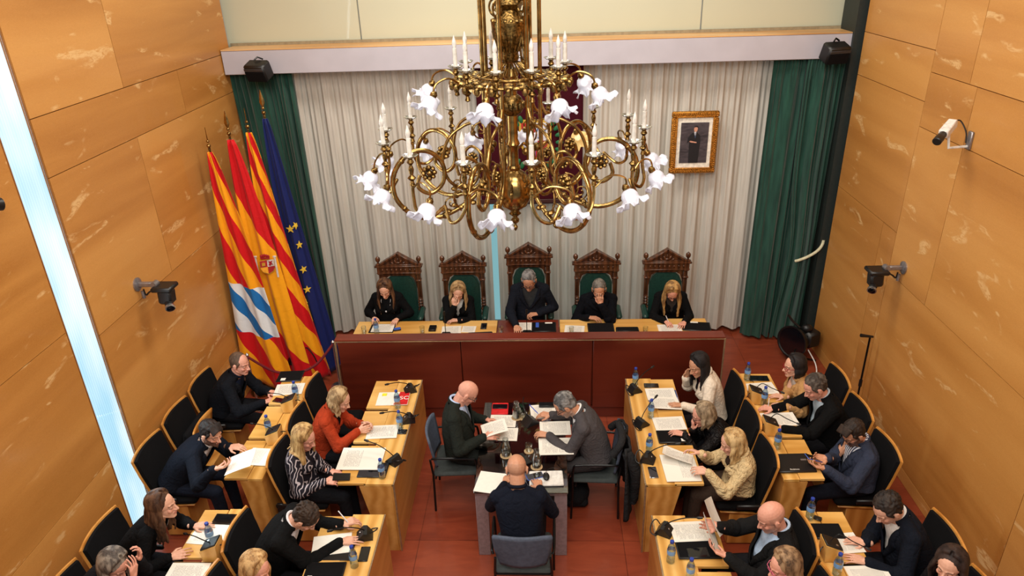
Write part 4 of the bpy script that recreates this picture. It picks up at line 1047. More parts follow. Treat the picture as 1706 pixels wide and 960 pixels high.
paper(926, 744, TZ, R(92), 'lower printed report under the arm of the grey suited man', 'print', (.25, .32))
t = thing('desk_microphone', 'black wedge microphone base in the middle of the glass table', 'microphone', put(883, 705, TZ), .6)
MB().prism([(-.075, 0), (.065, 0), (.07, .02), (.0, .075)], -.06, .06, lambda p: V((p.x, p.z, p.y))).build('base', M['black'], t)
MB().tube(bez([(0, 0, .07), (-.03, .03, .12), (0, .12, .16), (.06, .2, .17)], 8), .0045, 6).build('gooseneck', M['black_metal'], t)
p_ = put(822, 806, TZ); paper(0, 0, 0, R(-10), 'large blank sheets curling over the near left corner of the glass table', 'blank', (.24, .27), .004, .004, world=put(817, 805, TZ+.003), seed=21)
t = slab(910, 799, TZ, R(2), (.30, .19, .02), 'closed white laptop under the mouse on the glass table', 'laptop', 'laptop', ('white_plastic', 'white_plastic'))
t = thing('computer_mouse', 'black computer mouse resting on the white laptop', 'mouse', put(910, 796, TZ+.0215), .1)
MB().ell((0, 0, .014), (.03, .052, .018), None, 16, 10).build('shell', M['black'], t); MB().box((0, .025, .031), (.008, .02, .006), None, .002).build('wheel', M['grey_metal'], t)
MB().tube(bez([(0, .05, .01), (.02, .09, .008), (.07, .12, .006), (.14, .09, .004), (.17, .02, .004)], 6), .002, 5).build('cable', M['black'], t)
t = phone(891, 794, TZ+.0215, R(-70), 'phone with a blue case beside the mouse', ('blue', 'screen'))
t = slab(869, 768, TZ, .6, (.13, .17, .014), 'dark eyeglass pouch before the bald man seen from behind', 'eyeglass_pouch', 'case', ('black_soft', 'black'))

# ================================================================== CAMERAS, SPEAKERS, STANDS
def ptz(label, px, py, s, X):
    p = on_x(px, py, X); t = thing('wall_camera', label, 'camera', p)
    MB().lathe([(.065, 0), (.065, .012), (.045, .02)], (0, 0, 0), 22, (s, 0, 0)).build('wall_plate', M['grey_metal'], t)
    MB().box((s*.09, 0, .0), (.16, .042, .045), None, .008).lathe([(.03, -.035), (.03, .035)], (s*.17, 0, .0), 16, (0, 1, 0)).build('bracket_arm', M['grey_metal'], t)
    hx = s*.255
    MB().box((hx, 0, -.03), (.19, .18, .045), None, .012).build('head_plate', M['black'], t)
    MB().box((hx, 0, -.12), (.13, .12, .15), Matrix.Rotation(s*.1, 3, 'Y'), .02).build('camera_body', M['black'], t)
    ax = V((s*.45, -.70, -.35)).normalized(); o = V((hx, 0, -.16))
    MB().lathe([(.038, .03), (.038, .10), (.042, .10)], o, 20, ax).build('lens_barrel', M['black'], t)
    MB().lathe([(.043, .095), (.045, .10), (.045, .12), (.038, .122)], o, 20, ax).build('lens_ring', M['silver'], t)
    MB().lathe([(.036, .11), (.035, .124), (.01, .127)], o, 20, ax).build('lens_glass', M['screen'], t)
    MB().tube(bez([(s*.05, 0, -.05), (s*.06, 0, -.11), (s*.10, 0, -.08), (s*.17, 0, -.05)], 6), .008, 6).build('cable', M['black'], t)
    MB().tube([(s*.035, 0, -.07), (s*.035, 0, -.14)], .017, 10).build('connector', M['grey_metal'], t)
ptz('black camera on a grey arm, fixed to the left wooden wall', 228, 474, 1, XL)
ptz('black camera on a grey arm, fixed to the right wooden wall', 1506, 446, -1, XR)
p = on_x(1620, 226, XR); t = thing('box_camera', 'white box camera with a black lens high on the right wooden wall', 'camera', p)
ax = V((-.62, -.62, -.30)).normalized(); rot = ax.to_track_quat('Y', 'Z').to_matrix(); o = V((-.20, .02, .06))
MB().box(o, (.075, .20, .07), rot, .008).build('camera_body', M['white_plastic'], t)
MB().box(o+rot @ V((.04, .01, -.02)), (.008, .15, .03), rot, .003).build('side_strip', M['black'], t)
MB().lathe([(.03, .10), (.03, .15), (.036, .16), (.036, .22), (.03, .225)], o, 18, ax).build('lens', M['black'], t)
MB().box((-.012, 0, -.04), (.024, .06, .15), None, .006).build('wall_plate', M['grey_metal'], t)
MB().tube([(-.02, 0, -.09), (-.17, 0, -.10), (-.19, .01, .02)], .012, 8).build('bracket_arm', M['white_plastic'], t)
MB().tube(bez([tuple(o-ax*.1), (-.06, .12, .10), (-.03, .05, .02), (-.04, 0, -.06)], 6), .006, 6).build('cable', M['black'], t)
p = on_x(0, 293, XL); t = thing('wall_camera', 'dark camera just entering the picture at the left edge', 'camera', p+V((0, -.40, 0)))
MB().lathe([(.06, 0), (.06, .02)], (0, 0, 0), 18, (1, 0, 0)).build('wall_plate', M['grey_metal'], t); MB().tube([(0.01, 0, 0), (.08, 0, 0)], .018, 8).build('bracket_arm', M['grey_metal'], t)
MB().box((.10, 0, -.08), (.15, .15, .16), None, .03).build('camera_body', M['black'], t); MB().lathe([(.04, 0), (.045, .12)], (.10, .04, -.1), 16, (.3, .9, -.2)).build('lens', M['black'], t)
for px, py, s, lab in ((431, 118, 1, 'black loudspeaker fixed to the white beam above the flags'), (1391, 88, -1, 'black loudspeaker fixed to the white beam above the green curtain on the right')):
    p = on_y(px, py, 8.45); t = thing('loudspeaker', lab, 'speaker', p); r_ = Matrix.Rotation(-s*.25, 3, 'Z') @ Matrix.Rotation(.35, 3, 'X')
    MB().box((0, 0, 0), (.27, .17, .20), r_, .02).build('cabinet', M['black'], t); MB().box(r_ @ V((0, -.09, -.03)), (.25, .012, .12), r_, .004).build('grille', M['black_soft'], t)
    MB().box(r_ @ V((0, -.088, .05)), (.25, .012, .035), r_, .004).build('top_strip', plain('dark_grey_strip', (50, 50, 54), .5), t)
    MB().box((0, .10, .06), (.05, .14, .03), None, .004).tube([(-.03, .0, .12), (.0, .03, .15), (.05, .06, .12)], .01, 6).build('mount_bracket', M['black_metal'], t)
p = on_x(1450, 560, XR-.12); b = V((p.x, p.y, 0)); t = thing('microphone_stand', 'thin black microphone stand leaning upright against the right wall', 'stand', b)
MB().tube([(0, 0, .0), (0, 0, p.z)], .011, 8).build('pole', M['black_metal'], t); MB().lathe([(.12, 0), (.12, .015), (.02, .03)], (0, 0, 0), 18).build('foot', M['black_metal'], t)
MB().tube([(0, 0, p.z*.45), (0, 0, p.z*.52)], .018, 10).build('clutch', M['black'], t); MB().tube([(.03, 0, p.z-.01), (-.11, -.02, p.z+.02)], [.012, .02], 10).build('clip', M['black'], t)
# floodlight on the floor at the right
p = on_z(1330, 602, 0); t = thing('floodlight', 'round black stage floodlight on the floor before the right green curtain', 'floodlight', (p.x, p.y, 0))
ax = V((-.8, -.55, .1)).normalized()
MB().lathe([(.06, -.20), (.12, -.16), (.19, -.02), (.21, .02), (.215, .05), (.20, .05), (.17, .0), (.05, -.05)], (-.10, 0, .30), 26, ax, False).build('reflector', M['black'], t)
MB().lathe([(.195, .035), (.05, .04)], (-.10, 0, .30), 26, ax).build('lens_glass', M['screen'], t)
MB().box((.12, .06, .32), (.20, .20, .22), Matrix.Rotation(.4, 3, 'Z'), .03).ell((.06, .05, .46), (.07, .06, .06)).build('lamp_housing', M['black'], t)
MB().tube(bez([(-.14, -.2, .30), (-.16, -.22, .08), (0, 0, .02), (.02, .2, .08), (-.02, .22, .30)], 6), .012, 8).build('yoke', M['black_metal'], t)
for a in (0, 2.1, 4.2): MB().tube([(0, 0, .06), (.22*math.cos(a), .22*math.sin(a), .01)], .012, 8).build('leg', M['black_metal'], t)
MB().tube(bez([(-.05, .0, .50), (-.14, .03, .58), (-.2, .05, .66)], 5), .016, 8).build('handle', M['black'], t)
p = on_z(1345, 625, 0); tt = MB().tube([(q.x, q.y, max(q.z, .008)) for q in bez([(.06, .25, .22), (.12, .1, .1), (.10, -.02, .012), (.0, -.12, .008), (.06, -.25, .008), (.16, -.3, .008)], 8)], .008, 6).build('power_cable', M['white_plastic']); tt.location = (p.x, p.y, 0)
tag(tt, 'white cable hanging beside the black floodlight', 'cable')
# black case with projector at the flag end
p = on_z(497, 600, .35); t = thing('spotlight', 'black spotlight fixture standing in front of the flags', 'floodlight', (p.x, p.y, 0))
MB().box((-.03, 0, .40), (.17, .19, .17), Matrix.Rotation(.5, 3, 'Y') @ Matrix.Rotation(.5, 3, 'Z'), .02).build('lamp_housing', M['black'], t)
MB().tube([(0, 0, .0), (0, 0, .37)], .02, 8).lathe([(.14, 0), (.14, .02), (.03, .04)], (0, 0, 0), 18).build('stand', M['black_metal'], t)
MB().tube(bez([(.05, 0, .43), (.12, .02, .52), (.20, 0, .43), (.24, 0, .3)], 6), .008, 6).build('cable', M['black'], t)
# ================================================================== CHANDELIER
CH = V((-.245, 5.40, 0))
t = thing('chandelier', 'huge branched brass chandelier with white candles and ruffled glass shades above the hall', 'chandelier', (CH.x, CH.y, 3.0))
zb = 3.0
def P(z): return z-zb
BR, BD = M['brass'], M['brass_dark']
mb = MB().lathe([(.045, P(3.42)), (.05, P(3.44)), (.04, P(3.50)), (.04, P(3.62)), (.055, P(3.64)), (.04, P(3.68)), (.042, P(3.88))], (0, 0, 0), 24)
mb.lathe([(.042, P(4.0)), (.042, P(4.12)), (.06, P(4.15)), (.04, P(4.2))], (0, 0, 0), 24); mb.build('centre_column', BR, t)
mb = MB().lathe([(.05, P(3.86)), (.075, P(3.88)), (.09, P(3.91)), (.09, P(3.96)), (.075, P(3.99)), (.05, P(4.01))], (0, 0, 0), 24)
for k in range(16): a = 2*PI*k/16; mb.ell((.088*math.cos(a), .088*math.sin(a), P(3.935)), (.018, .018, .03), None, 6, 4)
mb.build('pierced_knop', BD, t)
mb = MB().lathe([(.02, P(3.10)), (.05, P(3.12)), (.10, P(3.15)), (.135, P(3.22)), (.145, P(3.29)), (.13, P(3.36)), (.09, P(3.41)), (.05, P(3.44)), (.055, P(3.46)), (.04, P(3.48))], (0, 0, 0), 32); mb.build('lower_globe', M['brass'], t)
mb = MB().lathe([(.003, P(2.93)), (.016, P(2.95)), (.02, P(2.965)), (.008, P(2.99)), (.03, P(3.01)), (.034, P(3.03)), (.015, P(3.05)), (.05, P(3.08)), (.03, P(3.1)), (.07, P(3.13))], (0, 0, 0), 20); mb.build('bottom_drop', BD, t)
# upper vase
mb = MB().lathe([(.05, P(4.24)), (.065, P(4.27)), (.06, P(4.31)), (.095, P(4.38)), (.125, P(4.46)), (.13, P(4.52)), (.10, P(4.56)), (.075, P(4.60)), (.11, P(4.64)), (.08, P(4.68)), (.06, P(4.74)), (.075, P(4.85)), (.09, P(4.95)), (.06, P(5.02)), (.05, P(5.3))], (0, 0, 0), 28)
for k in range(18):
    a = 2*PI*k/18; ca, sa = math.cos(a), math.sin(a)
    mb.tube([(.072*ca, .072*sa, P(4.32)), (.104*ca, .104*sa, P(4.39)), (.12*ca, .12*sa, P(4.46))], .009, 6)
    mb.ell((.118*ca, .118*sa, P(4.53)), (.016, .016, .016), None, 6, 4)
mb.build('upper_vase', BD, t)
mb = MB().lathe([(.02, P(5.3)), (.02, P(7.2))], (0, 0, 0), 12); mb.build('hanging_rod', BD, t)
# crown ring
mb = MB()
for k in range(2):
    r_, z_ = ((.40, 4.12), (.26, 4.15))[k]; mb.tube([(r_*math.cos(2*PI*i/48), r_*math.sin(2*PI*i/48), P(z_)) for i in range(49)], .013, 8, False)
for k in range(24):
    a = 2*PI*k/24; ca, sa = math.cos(a), math.sin(a)
    mb.ell((.40*ca, .40*sa, P(4.125)), (.04, .04, .022), None, 8, 5); mb.ell((.33*ca, .33*sa, P(4.135)), (.035, .035, .016), None, 8, 5)
    mb.tube([(.07*ca, .07*sa, P(4.24)), (.17*ca, .17*sa, P(4.17)), (.40*ca, .40*sa, P(4.11))], .007, 6)
    mb.ell((.44*ca, .44*sa, P(4.10)), (.022, .022, .03), None, 6, 4)
mb.build('crown_ring', BD, t)
NA = 7
PH = math.radians(9.3)
def pol(r, a, z): return V((r*math.sin(a), -r*math.cos(a), P(z)))
def spiral(cr, cz, r0, r1, a0, a1, n=26): return [(cr+(r0+(r1-r0)*i/n)*math.cos(a0+(a1-a0)*i/n), cz+(r0+(r1-r0)*i/n)*math.sin(a0+(a1-a0)*i/n)) for i in range(n+1)]
main = [(.215, 4.95), (.215, 4.3), (.215, 3.75), (.225, 3.50), (.29, 3.31), (.46, 3.19), (.66, 3.14), (.83, 3.20), (.94, 3.35), (.93, 3.53), (.81, 3.66), (.66, 3.66), (.56, 3.55), (.57, 3.41), (.67, 3.34), (.76, 3.40), (.74, 3.49)]
second = [(.20, 4.0), (.26, 3.86), (.38, 3.82), (.50, 3.74), (.56, 3.58), (.52, 3.42), (.40, 3.34), (.30, 3.40), (.29, 3.52), (.38, 3.58), (.45, 3.53), (.44, 3.45)]
third = [(.44, 3.17), (.50, 3.27), (.47, 3.37), (.40, 3.40)]
for k in range(NA):
    a = PH+2*PI*(k+.5)/NA
    mb = MB()
    pts = [pol(p.x, a, p.y) for p in bez([(x_, z_, 0) for x_, z_ in main], 5)]
    mb.tube(pts, [.0145+.004*math.sin(PI*i/len(pts)) for i in range(len(pts))], 8)
    pts = [pol(p.x, a, p.y) for p in bez([(x_, z_, 0) for x_, z_ in second], 5)]; mb.tube(pts, .012, 8)
    pts = [pol(p.x, a+.10*math.sin(i*.1), p.y) for i, p in enumerate(bez([(x_, z_, 0) for x_, z_ in third], 5))]; mb.tube(pts, .007, 6)
    arm = mb.build('scroll_arm', BR, t, 80)
    for (r_, z_, q) in ((.67, 3.50, .05), (.38, 3.49, .038)):
        mb = MB()
        c = pol(r_, a, z_); ax = V((math.cos(a), math.sin(a), 0))
        for s_ in (-1, 1):
            mb.ell(c+ax*s_*.016, (q*.5,)*3, None, 8, 6)
            for j in range(8):
                b_ = 2*PI*j/8; rr_ = V((math.sin(a), -math.cos(a), 0)); mb.ell(c+(rr_*math.cos(b_)+V((0, 0, 1))*math.sin(b_))*q*.85+ax*s_*.008, (q*.36, q*.36, q*.36), None, 6, 4)
        mb.build('rosette', BD, arm)
    # leaf at the bottom and filigree between
    mb = MB()
    for (r_, z_, l_) in ((.30, 3.30, .07), (.57, 3.15, .08), (.88, 3.25, .06), (.185, 3.62, .09), (.87, 3.61, .06)): mb.ell(pol(r_, a, z_), (l_*.4, l_*.4, l_*.35), None, 8, 5)
    for j in range(6): mb.ell(pol(.34+.05*j, a, 3.22-.01*j+.03*(j % 2)), (.026, .026, .02), None, 6, 4)
    sp_ = spiral(.20, 3.30, .085, .015, PI*.2, PI*3.4); mb.tube([pol(x_, a+.22, z_) for x_, z_ in sp_], .006, 6)
    sp_ = spiral(.22, 3.42, .06, .012, -PI*.5, PI*2.2); mb.tube([pol(x_, a-.20, z_) for x_, z_ in sp_], .006, 6)
    sp_ = spiral(.52, 3.25, .06, .012, -PI*.5, PI*2.4); mb.tube([pol(x_, a+.05, z_) for x_, z_ in sp_], .006, 6)
    sp_ = spiral(.25, 3.78, .07, .015, -PI*.5, PI*2.4); mb.tube([pol(x_, a+.02, z_) for x_, z_ in sp_], .006, 6)
    # acanthus leaf plate hanging from the tubes
    mb.build('foliage', BD, arm)
    # tubes rising beside the column
# candle holders and shades
def ruffled(c, ax, lit_mat, parent, s=1.0, seed=0):
    ax = V(ax).normalized(); a_, b_ = frame(ax); rnd = random.Random(seed); ph = rnd.uniform(0, 6); nf = 7
    def fn(u, v):
        th = 2*PI*u; prof = [(.018, 0), (.044, .016), (.058, .042), (.058, .070), (.072, .092), (.102, .108)]
        k = v*(len(prof)-1); i = min(int(k), len(prof)-2); f_ = k-i; r_ = prof[i][0]*(1-f_)+prof[i+1][0]*f_; h = prof[i][1]*(1-f_)+prof[i+1][1]*f_
        wv = max(0, (v-.62)/.38)**1.3; r_ *= 1+.20*wv*math.sin(nf*th+ph); h += .020*wv*math.cos(nf*th+ph)+.005*math.sin(21*th)*wv; r_ += .003*math.sin(48*th)*(.3+.7*v)
        return V(c)+ax*h*s+(a_*math.cos(th)+b_*math.sin(th))*r_*s
    return MB().grid(fn, 96, 14).build('glass_shade', lit_mat, parent, 180, solid=.003)
def candle(r, a, z, par, hh=.13):
    mb = MB().lathe([(.006, P(z)-.20), (.02, P(z)-.19), (.012, P(z)-.16), (.03, P(z)-.14), (.012, P(z)-.12), (.02, P(z)-.08), (.01, P(z)-.05), (.026, P(z)-.03), (.014, P(z)-.01), (.022, P(z))], (r*math.sin(a), -r*math.cos(a), 0), 12)
    o = mb.build('candle_holder', BD, par)
    c = (r*math.sin(a), -r*math.cos(a), 0)
    MB().lathe([(.012, P(z)), (.04, P(z)+.004), (.058, P(z)+.018), (.056, P(z)+.02), (.036, P(z)+.008), (.012, P(z)+.006)], c, 18, (0, 0, 1), False).build('glass_dish', M['glass_dish'], o)
    MB().lathe([(.0165, P(z)), (.0155, P(z)+hh), (.008, P(z)+hh+.004)], c, 12).build('candle_sleeve', M['candle'], o)
    MB().lathe([(.010, P(z)+hh), (.017, P(z)+hh+.025), (.015, P(z)+hh+.045), (.006, P(z)+hh+.075), (.001, P(z)+hh+.09)], c, 12).build('flame_bulb', M['flame'], o)
    return o
M['glass_dish'] = glass('pressed_glass_dish', (.8, .82, .84, 1), .35, .15); M['flame'] = plain('opal_flame_bulb', (214, 210, 204), .25)
for k in range(14):
    a = PH+2*PI*k/14; z = 3.745
    o = candle(.985, a, z, t)
    sg = PI/14 if k % 2 == 0 else -PI/14
    MB().tube(bez([pol(.90, a+sg, 3.42), pol(.97, a+sg*.6, 3.34), pol(1.0, a+sg*.2, 3.38), pol(.985, a, 3.47), pol(.985, a, z-.18)], 5), .012, 8).build('branch', BR, o)
    a2 = a+PI/14
    rim = 1.07; zz = 3.46
    c = bez([pol(.985, a, 3.53), pol(1.01, a+.5*PI/14, 3.60), pol(1.05, a2, 3.57), pol(rim, a2, zz+.03)], 6)
    br = MB().tube(c, .007, 6).build('shade_branch', BR, t)
    axd = V((math.sin(a2)*.55, -math.cos(a2)*.55, -.85))
    MB().lathe([(.012, -.04), (.026, -.02), (.022, .012)], c[-1], 12, axd).build('shade_cap', BD, br)
    warm = (k in (5,)); ruffled(c[-1], axd, M['shade_warm'] if warm else M['shade'], br, 1.0, k)
    MB().ell(V(c[-1])+axd.normalized()*.055, (.028,)*3, None, 12, 8).build('bulb', M['bulb'], br)
for k in range(10):
    a = PH+2*PI*(k+.4)/10
    o = candle(.40, a, 4.215, t, .14)
for k in range(8):
    a = PH+2*PI*(k+.5)/8
    c = bez([pol(.40, a, 4.12), pol(.50, a, 4.18), pol(.60, a, 4.15), pol(.63, a, 4.07)], 6)
    br = MB().tube(c, .008, 6).build('shade_branch', BR, t); axd = V((math.sin(a)*.5, -math.cos(a)*.5, -.85))
    MB().lathe([(.012, -.04), (.026, -.02), (.022, .012)], c[-1], 12, axd).build('shade_cap', BD, br); ruffled(c[-1], axd, M['shade_warm'] if k == 4 else M['shade'], br, 1.0, k+20)
    MB().ell(V(c[-1])+axd.normalized()*.055, (.028,)*3, None, 12, 8).build('bulb', M['bulb'], br)
for k in range(4):
    a = PH+PI/4+2*PI*k/4; sp_ = spiral(.12, 4.62, .07, .015, -PI*.6, PI*2.2); MB().tube([pol(.14, a, 4.2)]+[pol(x_, a, z_) for x_, z_ in sp_], .008, 6).build('crown_scroll', BD, t)
# ================================================================== PEOPLE
def remeshed(mb, voxel, smooth=2, name='m'):
    me = mb.mesh(name); o = bpy.data.objects.new('tmp', me); COL.objects.link(o)
    md = o.modifiers.new('r', 'REMESH'); md.mode = 'VOXEL'; md.voxel_size = voxel; md.adaptivity = 0
    if smooth:
        sm = o.modifiers.new('s', 'SMOOTH'); sm.factor = .5; sm.iterations = smooth
    dg = bpy.context.evaluated_depsgraph_get(); dg.update()
    out = bpy.data.meshes.new_from_object(o.evaluated_get(dg)); out.name = name
    bpy.data.objects.remove(o); bpy.data.meshes.remove(me); out.materials.clear(); return out
def co_np(me):
    a = np.empty(len(me.vertices)*3, 'f'); me.vertices.foreach_get('co', a); return a.reshape(-1, 3)
n = NT('skin'); at = n.add('ShaderNodeAttribute'); at.attribute_name = 'tint'
f = n.noise(n.coord('Object'), 60, 3); n.col(n.mix(.10, at.outputs['Color'], n.ramp(f, [(.3, (150, 84, 66)), (.7, (250, 206, 180))])))
n.b.inputs['Subsurface Weight'].default_value = 0.0; SKIN = n.set(.48, 0, .4)
_hair = {}
def hair_mat(c, streak):
    k = (tuple(c), tuple(streak))
    if k not in _hair:
        n = NT('hair'); f = n.noise(n.coord('Object', (1, 1, .12)), 120, 3, .6, .6); g = n.noise(n.coord('Object', (1, 1, .3)), 22, 2)
        dk = tuple(v*.55 for v in c)
        n.col(n.mix(n.ramp(g, [(.42, (0, 0, 0, 1)), (.62, (.75, .75, .75, 1))]), n.ramp(f, [(.32, dk), (.6, c)]), streak)); n.bump(f, .5, .006)
        _hair[k] = n.set(.6, 0, .3)
    return _hair[k]
def hand(mb, W, d, nrm, thumb_side, curl, s=1.0, spread=.0, point=False):
    d = V(d).normalized(); nrm = V(nrm); nrm = (nrm-d*nrm.dot(d)).normalized(); sd = V(thumb_side); sd = (sd-d*sd.dot(d)-nrm*sd.dot(nrm)).normalized()
    W = V(W); kn = []
    for i, (o_, l_) in enumerate(((.033, .088), (.011, .092), (-.011, .087), (-.032, .078))):
        k = W+d*l_*s+sd*o_*s-nrm*.004; kn.append(k); mb.cap(W+d*.01+sd*o_*.45*s, k, .0165*s, .0125*s, 8)
    mb.cap(W-d*.03, W+d*.02, .024*s, .026*s, 10)
    for i, (k, ls) in enumerate(zip(kn, ((.042, .026, .021), (.046, .030, .022), (.043, .028, .021), (.034, .021, .018)))):
        c = curl*(1+.10*i) if not (point and i == 0) else curl*.25; ang = c*.55; p = k; dd = d+sd*(.07-.05*i)*(1+spread)
        for j, l_ in enumerate(ls):
            dirv = (dd.normalized()*math.cos(ang)+nrm*math.sin(ang)).normalized(); q = p+dirv*l_*s
            mb.cap(p, q, (.0088-.0008*j)*s, (.0080-.0008*j)*s, 8); p = q; ang += c*.85
    b = W+d*.022*s+sd*.024*s; m_ = b+(d*.6+sd*.62+nrm*(.15+.25*curl)).normalized()*.042*s; e = m_+(d*.9+sd*(.25-.3*curl)+nrm*(.2+.35*curl)).normalized()*.036*s
    mb.cap(b, m_, .0145*s, .0105*s, 8); mb.cap(m_, e, .0105*s, .0085*s, 8)
    return kn[1]
SK = {'fair': (226, 172, 146), 'pink': (224, 160, 138), 'tan': (204, 146, 114), 'olive': (196, 142, 110)}
def avoid(p, sph):
    for c, r in sph:
        d = p-c
        if d.length < r: p = c+d.normalized()*r
    return p
def person(label, hip, head, yaw, hyaw, hpitch, hroll=0, sex='m', skin='fair', hair=('short', (60, 40, 30), (90, 64, 44)), top=('jacket', (30, 30, 36)), under=(220, 222, 228), L=.30, legs=(24, 24, 28),
           hands=None, tie=None, glasses=None, beard=None, belly=1.0, seatz=.47, seed=0, knee_dir=None, pattern=None, under_pat=None, size=1.0, bald=0, lock=None, necklace=None, ear=None, hands_only_skin=False, feet_z=0):
    rnd = random.Random(seed+11); thin = hair[0] == 'thin'
    if thin: hair = ('short',)+tuple(hair[1:])
    a = R(yaw); f = V((math.cos(a), math.sin(a), 0)); r = V((f.y, -f.x, 0)); Z = V((0, 0, 1))
    base = V((hip[0], hip[1], 0)); root = thing('person', label, 'person', base)
    hipc = V((0, 0, seatz+.10)); H = V(head)-base
    sf = 1.0 if sex == 'm' else .90
    b_ = R(hyaw); pch = R(hpitch); hf0 = V((math.cos(b_), math.sin(b_), 0)); hr = V((hf0.y, -hf0.x, 0))
    hF = hf0*math.cos(pch)-Z*math.sin(pch); hU = Z*math.cos(pch)+hf0*math.sin(pch)
    if hroll: q = Quaternion(hF, R(hroll)); hr = q @ hr; hU = q @ hU
    HM = Matrix((hr, hF, hU)).transposed()
    hs = (1.0 if sex == 'm' else .95)*size*1.03
    def hp(x, y, z): return H+HM @ V((x*hs, y*hs, z*hs))
    td = (H-hipc).normalized()
    N = hp(0, -.035, -.10)-(hU*.25+td*.75).normalized()*.055*sf
    back = -f*(.05+.10*max(0, (N-hipc).dot(f))**.5)
    C1 = hipc+(N-hipc)*.5+back*.55
    def spine(t): return hipc*(1-t)**2+C1*2*t*(1-t)+N*t*t
    def stan(t): return ((C1-hipc)*(1-t)+(N-C1)*t).normalized()
    prof_m = [(-.10, .150, .115), (0, .178, .135), (.2, .165, .130*belly), (.4, .168, .135*belly), (.6, .182, .128), (.78, .188, .118), (.9, .165, .098), (.97, .11, .078), (1.0, .075, .068)]
    prof_f = [(-.10, .150, .115), (0, .172, .130), (.2, .148, .110*belly), (.4, .140, .105*belly), (.6, .152, .105), (.78, .160, .100), (.9, .145, .085), (.97, .10, .068), (1.0, .062, .058)]
    prof = prof_m if sex == 'm' else prof_f
    def torso(mb, grow, t0=-.1, t1=1.0, k=1.0):
        rg = []
        for t, w_, d_ in prof:
            if t < t0-1e-6 or t > t1+1e-6: continue
            T = stan(max(t, 0)); c = spine(max(t, 0))+(T*t*.5 if t < 0 else V((0, 0, 0))); rg.append((c, r, T.cross(r).normalized(), w_*k+grow, d_*k+grow))
        mb.loft(rg, 24, True, .86)
        if sex == 'f':
            T = stan(.66); fr = T.cross(r)
            for s in (-1, 1): mb.ell(spine(.66)+r*s*.072+fr*.075, (.066*k+grow*.6,)*3)
    T1 = stan(.95); FR = T1.cross(r).normalized()
    sw = (.168 if sex == 'm' else .140)*size
    Sh = {s: N-T1*.062*sf+r*s*sw-FR*.005 for s in (-1, 1)}
    la, lb = .295*sf*1.02, .262*sf*1.02
    def trap(mb, g):
        for s in (-1, 1): mb.cap(N+T1*.012+r*s*.022-FR*.012, Sh[s]+T1*.008-FR*.01, .050*sf+g, .045*sf+g)
    # hands: dict side -> (wrist/hand centre world, dir, palm, curl)
    arms = {}
    dflt = {s: (base+hipc+f*.30+r*s*.09+Z*.05, (f*.8-r*s*.4), -Z, .35) for s in (-1, 1)}
    for s in (-1, 1):
        hd = (hands or {}).get(s) or dflt[s]
        c, d, nrm, curl = hd[:4]; d = V(d).normalized(); Wp = V(c)-base-d*.06
        S = Sh[s]; v_ = Wp-S; D = v_.length; k = 1.0
        if D > (la+lb)*.985:
            k = min(1.14, D/((la+lb)*.985)); 
            if D > (la+lb)*k*.985: Wp = S+v_.normalized()*(la+lb)*k*.985; v_ = Wp-S; D = v_.length
        A_, B_ = la*k, lb*k; D = max(D, .12)
        x = (A_*A_-B_*B_+D*D)/(2*D); h = math.sqrt(max(1e-5, A_*A_-x*x)); vn = v_.normalized()
        hint = (hd[4] if len(hd) > 4 else None) or (-Z*.8+r*s*.55-f*.25); hint = V(hint); hint = (hint-vn*hint.dot(vn)).normalized()
        E = S+vn*x+hint*h; arms[s] = (S, E, Wp, d, V(nrm), curl)
    # ---------------- skin body
    mb = MB(); torso(mb, -.012)
    nr = .063 if sex == 'm' else .046; trap(mb, -.016)
    mb.cap(N-T1*.03, hp(0, -.022, -.055), nr+.006, nr-.002, 14)
    mb.cap(Sh[-1], Sh[1], .05*sf, .05*sf)
    for s in (-1, 1):
        S, E, Wp, d, nrm, curl = arms[s]; fd = (Wp-E).normalized()
        mb.chain([S, E, E+(Wp-E)*.35, Wp], [.048*sf, .038*sf, .039*sf, .026*sf]); mb.cap(Wp, Wp+d*.02, .026*sf, .026*sf)
        ts = -r*s*1.0
        hand(mb, Wp, d, nrm, (ts if abs(nrm.dot(r)) < .75 else Z), curl, .97*sf*1.04, point=(curl > .3 and s == 1 and False))
    kd = V(knee_dir) if knee_dir else f
    kn, ak = {}, {}
    for s in (-1, 1):
        hj = hipc+r*s*.09-Z*.02; kn[s] = hj+kd*.42*sf+r*s*(.04 if sex == 'm' else .0)-Z*.03; ak[s] = V((kn[s].x, kn[s].y, feet_z+.09))+kd*.03
        mb.chain([hj, kn[s], kn[s]*.65+ak[s]*.35, ak[s]], [.070, .050, .050, .032]); mb.cap(ak[s]-Z*.03, ak[s]-Z*.05+kd*.15, .035, .028)
    # head
    E_ = lambda c, rr, rot=None: mb.ell(hp(*c), tuple(v*hs for v in rr), HM @ (rot or Matrix.Identity(3)), 18, 12)
    fw = 1.0 if sex == 'm' else .95
    E_((0, -.014, .030), (.075, .096, .088)); E_((0, .018, -.030), (.0615*fw, .066, .080)); E_((0, .042, -.075), (.040*fw, .042, .040)); mb.ell(hp(0, .068, -.098), (.020*hs,)*3)
    mb.cap(hp(-.048*fw, .0, -.065), hp(-.012, .066, -.100), .020, .016); mb.cap(hp(.048*fw, .0, -.065), hp(.012, .066, -.100), .020, .016)
    mb.chain([hp(0, .078, .012), hp(0, .092, -.012), hp(0, .106, -.033)], [.008, .0095, .0115]); 
